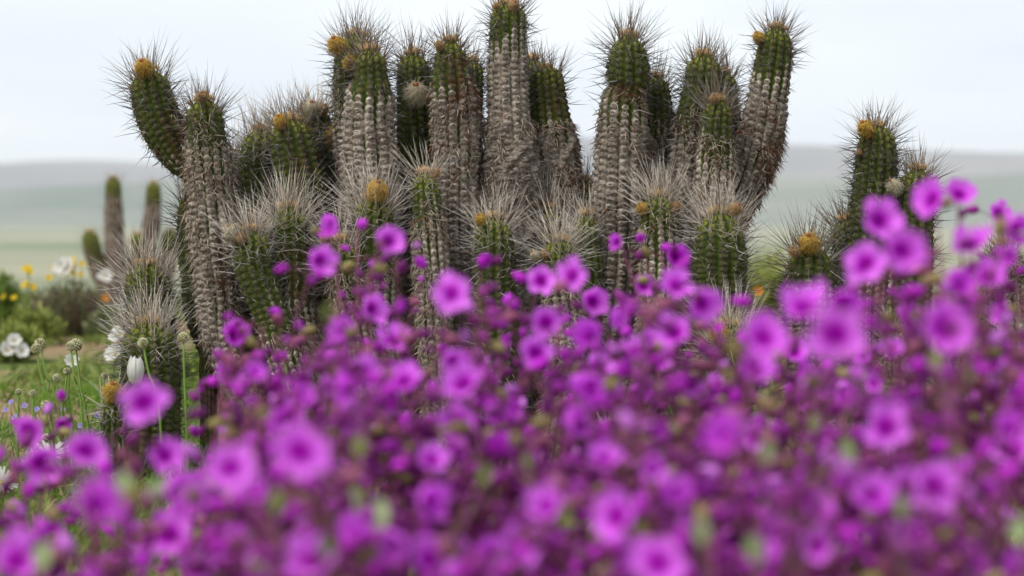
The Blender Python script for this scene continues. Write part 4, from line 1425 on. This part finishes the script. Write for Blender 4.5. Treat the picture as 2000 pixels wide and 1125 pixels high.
GST = np.array([.10, .16, .035])
WHITE = (.80, .79, .74)
ray_flower('white_flower', 'white half-closed flower with upright petals before the squat grey cactus', 'flower', P(265, 746, 3.35), (0.02, -.1, 1), .040, 14, (.9, .89, .85), (.5, .45, .12), .16, 1.42, GST)
ray_flower('white_flower', 'open white daisy with narrow fringed petals low in the grass', 'flower', P(97, 888, 3.35), (.15, -.45, 1), .032, 22, WHITE, (.55, .48, .15), .075, .28, GST)
ray_flower('white_flower', 'white daisy partly cut off, lowest in the green grass', 'flower', P(2, 944, 3.2), (.3, -.7, .8), .026, 20, WHITE, (.55, .48, .15), .08, .3, GST)
ray_flower('white_flower', 'small white flower behind the tall button buds', 'flower', P(140, 706, 4.3), (.2, -.8, .5), .017, 8, WHITE, (.5, .45, .12), .28, .5, GST)
for (x, y, r) in [(14, 684, 16), (42, 686, 15), (28, 666, 14), (26, 680, 13)]:
    D = 5.9
    ray_flower('white_flower', 'loose white flower in the cluster at the foot of the pale green bushes', 'flower', P(x, y, D), (rng.normal() * .4, -.8, .5), r * D / F, 6, WHITE, (.5, .3, .1), .42, .45, GST, 'white flowers at the foot of the green bushes')
for (x, y, r) in [(234, 655, 20), (226, 692, 20)]:
    D = 4.6
    ray_flower('white_flower', 'white flower half hidden behind the squat grey cactus', 'flower', P(x, y, D), (-.4, -.7, .5), r * D / F, 7, WHITE, (.5, .4, .1), .4, .5, GST, 'white flowers behind the squat cactus')
for (x, y, r) in [(132, 522, 20), (118, 520, 16), (205, 540, 14)]:
    D = 7.4
    ray_flower('white_flower', 'white flower standing above the brown shrub', 'flower', P(x, y, D), (rng.normal() * .3, -.9, .4), r * D / F, 6, WHITE, (.6, .5, .2), .42, .4, GST, 'white flowers above the brown shrub')
for (x, y, r) in [(141, 512, 11), (145, 520, 8), (106, 524, 10), (53, 526, 10), (58, 532, 7), (160, 517, 7), (138, 532, 9), (125, 533, 7), (95, 543, 7), (50, 557, 9), (64, 562, 8), (156, 537, 6), (28, 582, 6), (8, 580, 6)]:
    D = 7.5 + rng.normal() * .1
    ray_flower('yellow_flower', 'bright yellow flower rising above the brown shrub and pale bushes', 'flower', P(x, y, D), (rng.normal() * .5, -.7, .7), r * D / F, 9, (.80, .58, .02), (.6, .35, .02), .34, .3, GST, 'yellow flowers by the brown shrub')
ray_flower('yellow_flower', 'yellow flower at the foot of the round green bush beside the spiny bulging cactus stem', 'flower', P(1443, 566, 5.6), (-.2, -.9, .3), 13 * 5.6 / F, 10, (.80, .62, .02), (.7, .5, .02), .3, .3, GST)
ray_flower('orange_flower', 'orange flower at the foot of the round green bush between two cactuses', 'flower', P(1480, 569, 5.9), (0, -.9, .3), 10 * 5.9 / F, 10, (.75, .30, .02), (.6, .2, .02), .34, .5, GST)
ray_flower('orange_flower', 'orange flower on dry ground beside the squat grey cactus', 'flower', P(207, 582, 7.0), (0, -.9, .3), 8 * 7 / F, 9, (.70, .30, .04), (.5, .2, .02), .34, .5, GST)
for (x, y) in [(48, 793), (22, 786), (72, 800), (12, 801), (158, 832), (120, 800), (190, 812), (30, 815), (250, 850), (205, 862)]:
    ray_flower('violet_flower', 'tiny violet blue flower in the grass below the button buds', 'flower', P(x, y, 4.1 if y < 810 else 3.6), (rng.normal() * .4, -.8, .6), .0062, 5, (.42, .34, .74), (.3, .25, .5), .45, .35, GST, 'tiny violet flowers in the grass', stem_r=.0008)


# ------------------------------------------------------------------ shrubs behind
def shrub(name, label, x, ybase, D, wpx, hpx, wood_c, leaf_a, leaf_b, nl, nbr, leaf_len, shell=.35, group=None, seed=0):
    r_ = np.random.default_rng(seed)
    p = P(x, ybase, D)
    g = np.array([p[0], p[1], float(gz(p[0], p[1]))])
    W, H = wpx * D / F * .5, hpx * D / F
    root = thing(name, label, 'shrub', tuple(g), group)
    B = Buf()
    tips = []
    for k in range(nbr):
        a = r_.uniform(0, 6.28)
        q = math.sqrt(r_.random())
        e = g + np.array([math.cos(a) * W * q, math.sin(a) * W * q, H * math.sqrt(max(.05, 1 - .75 * q * q)) * r_.uniform(.6, 1.0)])
        m_ = g + (e - g) * np.array([.6, .6, .4]) + r_.normal(size=3) * W * .10
        t = np.linspace(0, 1, 7)[:, None]
        cur = (1 - t) ** 2 * (g + np.array([math.cos(a), math.sin(a), 0]) * W * .08 - np.array([0, 0, .01])) + 2 * t * (1 - t) * m_ + t * t * e
        tube(B, cur, np.linspace(.008, .002, 7) * W * 3, np.asarray(wood_c) * r_.uniform(.7, 1.4), 4)
        tips.append(cur)
    link('branches', B.mesh('branches', M_WOOD, g, True), root, (0, 0, 0))
    B = Buf()
    tips = np.array(tips)
    i = r_.integers(0, nbr, nl)
    u_ = np.clip(1 - np.abs(r_.normal(size=nl)) * shell, .08, 1) * 5.999
    j = u_.astype(int)
    f_ = (u_ - j)[:, None]
    pos = tips[i, j] * (1 - f_) + tips[i, j + 1] * f_ + r_.normal(size=(nl, 3)) * W * .07
    pos[:, 2] = np.maximum(pos[:, 2], g[2] + .005)
    hue = r_.random((nl, 1))
    cb = np.asarray(leaf_a) * (1 - hue) + np.asarray(leaf_b) * hue
    d = nrm(pos - g) * .8 + r_.normal(size=(nl, 3)) * .5 + np.array([0, 0, .5])
    blades(B, pos, d, r_.uniform(.5, 1.2, nl) * leaf_len, leaf_len * .3, cb, cb * 1.2, .15)
    link('foliage', B.mesh('foliage', M_LEAF, g), root, (0, 0, 0), kind='stuff')
    return root


OL_A, OL_B = (.07, .075, .03), (.20, .20, .09)
GR_A, GR_B = (.11, .15, .02), (.34, .37, .09)
shrub('brown_shrub', 'rounded brown twiggy shrub with olive leaves, yellow flowers above it', 140, 655, 7.6, 175, 120, (.22, .155, .125), OL_A, (.19, .15, .095), 2100, 170, .022, .30, seed=1)
shrub('green_shrub', 'bright green bush beside the brown shrub, farther from the cactus', -18, 660, 7.9, 130, 140, (.15, .12, .08), (.07, .13, .02), (.22, .30, .05), 2600, 60, .03, .4, seed=2)
shrub('green_shrub', 'pale green low bush before the brown shrub', 65, 668, 7.1, 110, 80, (.15, .12, .08), GR_A, GR_B, 2000, 50, .028, .4, seed=3)
shrub('green_shrub', 'pale green mound of a bush above the white flower cluster', 30, 705, 6.4, 120, 80, (.15, .12, .08), GR_A, GR_B, 2000, 50, .025, .4, seed=4)
shrub('green_shrub', 'small green bush at the foot of the distant slender cactus', 212, 640, 7.4, 90, 60, (.15, .12, .08), (.10, .13, .05), (.26, .28, .13), 1200, 40, .025, .4, seed=5)
shrub('green_shrub', 'round light green bush between the bulging cactus stem and the yellow budded cactus', 1490, 600, 8.4, 150, 165, (.13, .10, .07), (.18, .22, .04), (.42, .44, .14), 2600, 70, .03, .4, seed=6)
shrub('green_shrub', 'light green bush glimpsed behind the tallest magenta flowers', 1945, 590, 8.2, 170, 165, (.13, .10, .07), (.18, .22, .04), (.42, .44, .14), 2200, 60, .03, .4, seed=7)
shrub('green_shrub', 'yellow green tuft of leaves behind the bare bark strip of the big clump', 400, 660, 5.6, 110, 70, (.13, .10, .07), (.12, .18, .03), (.30, .36, .08), 1500, 50, .025, .4, seed=8)
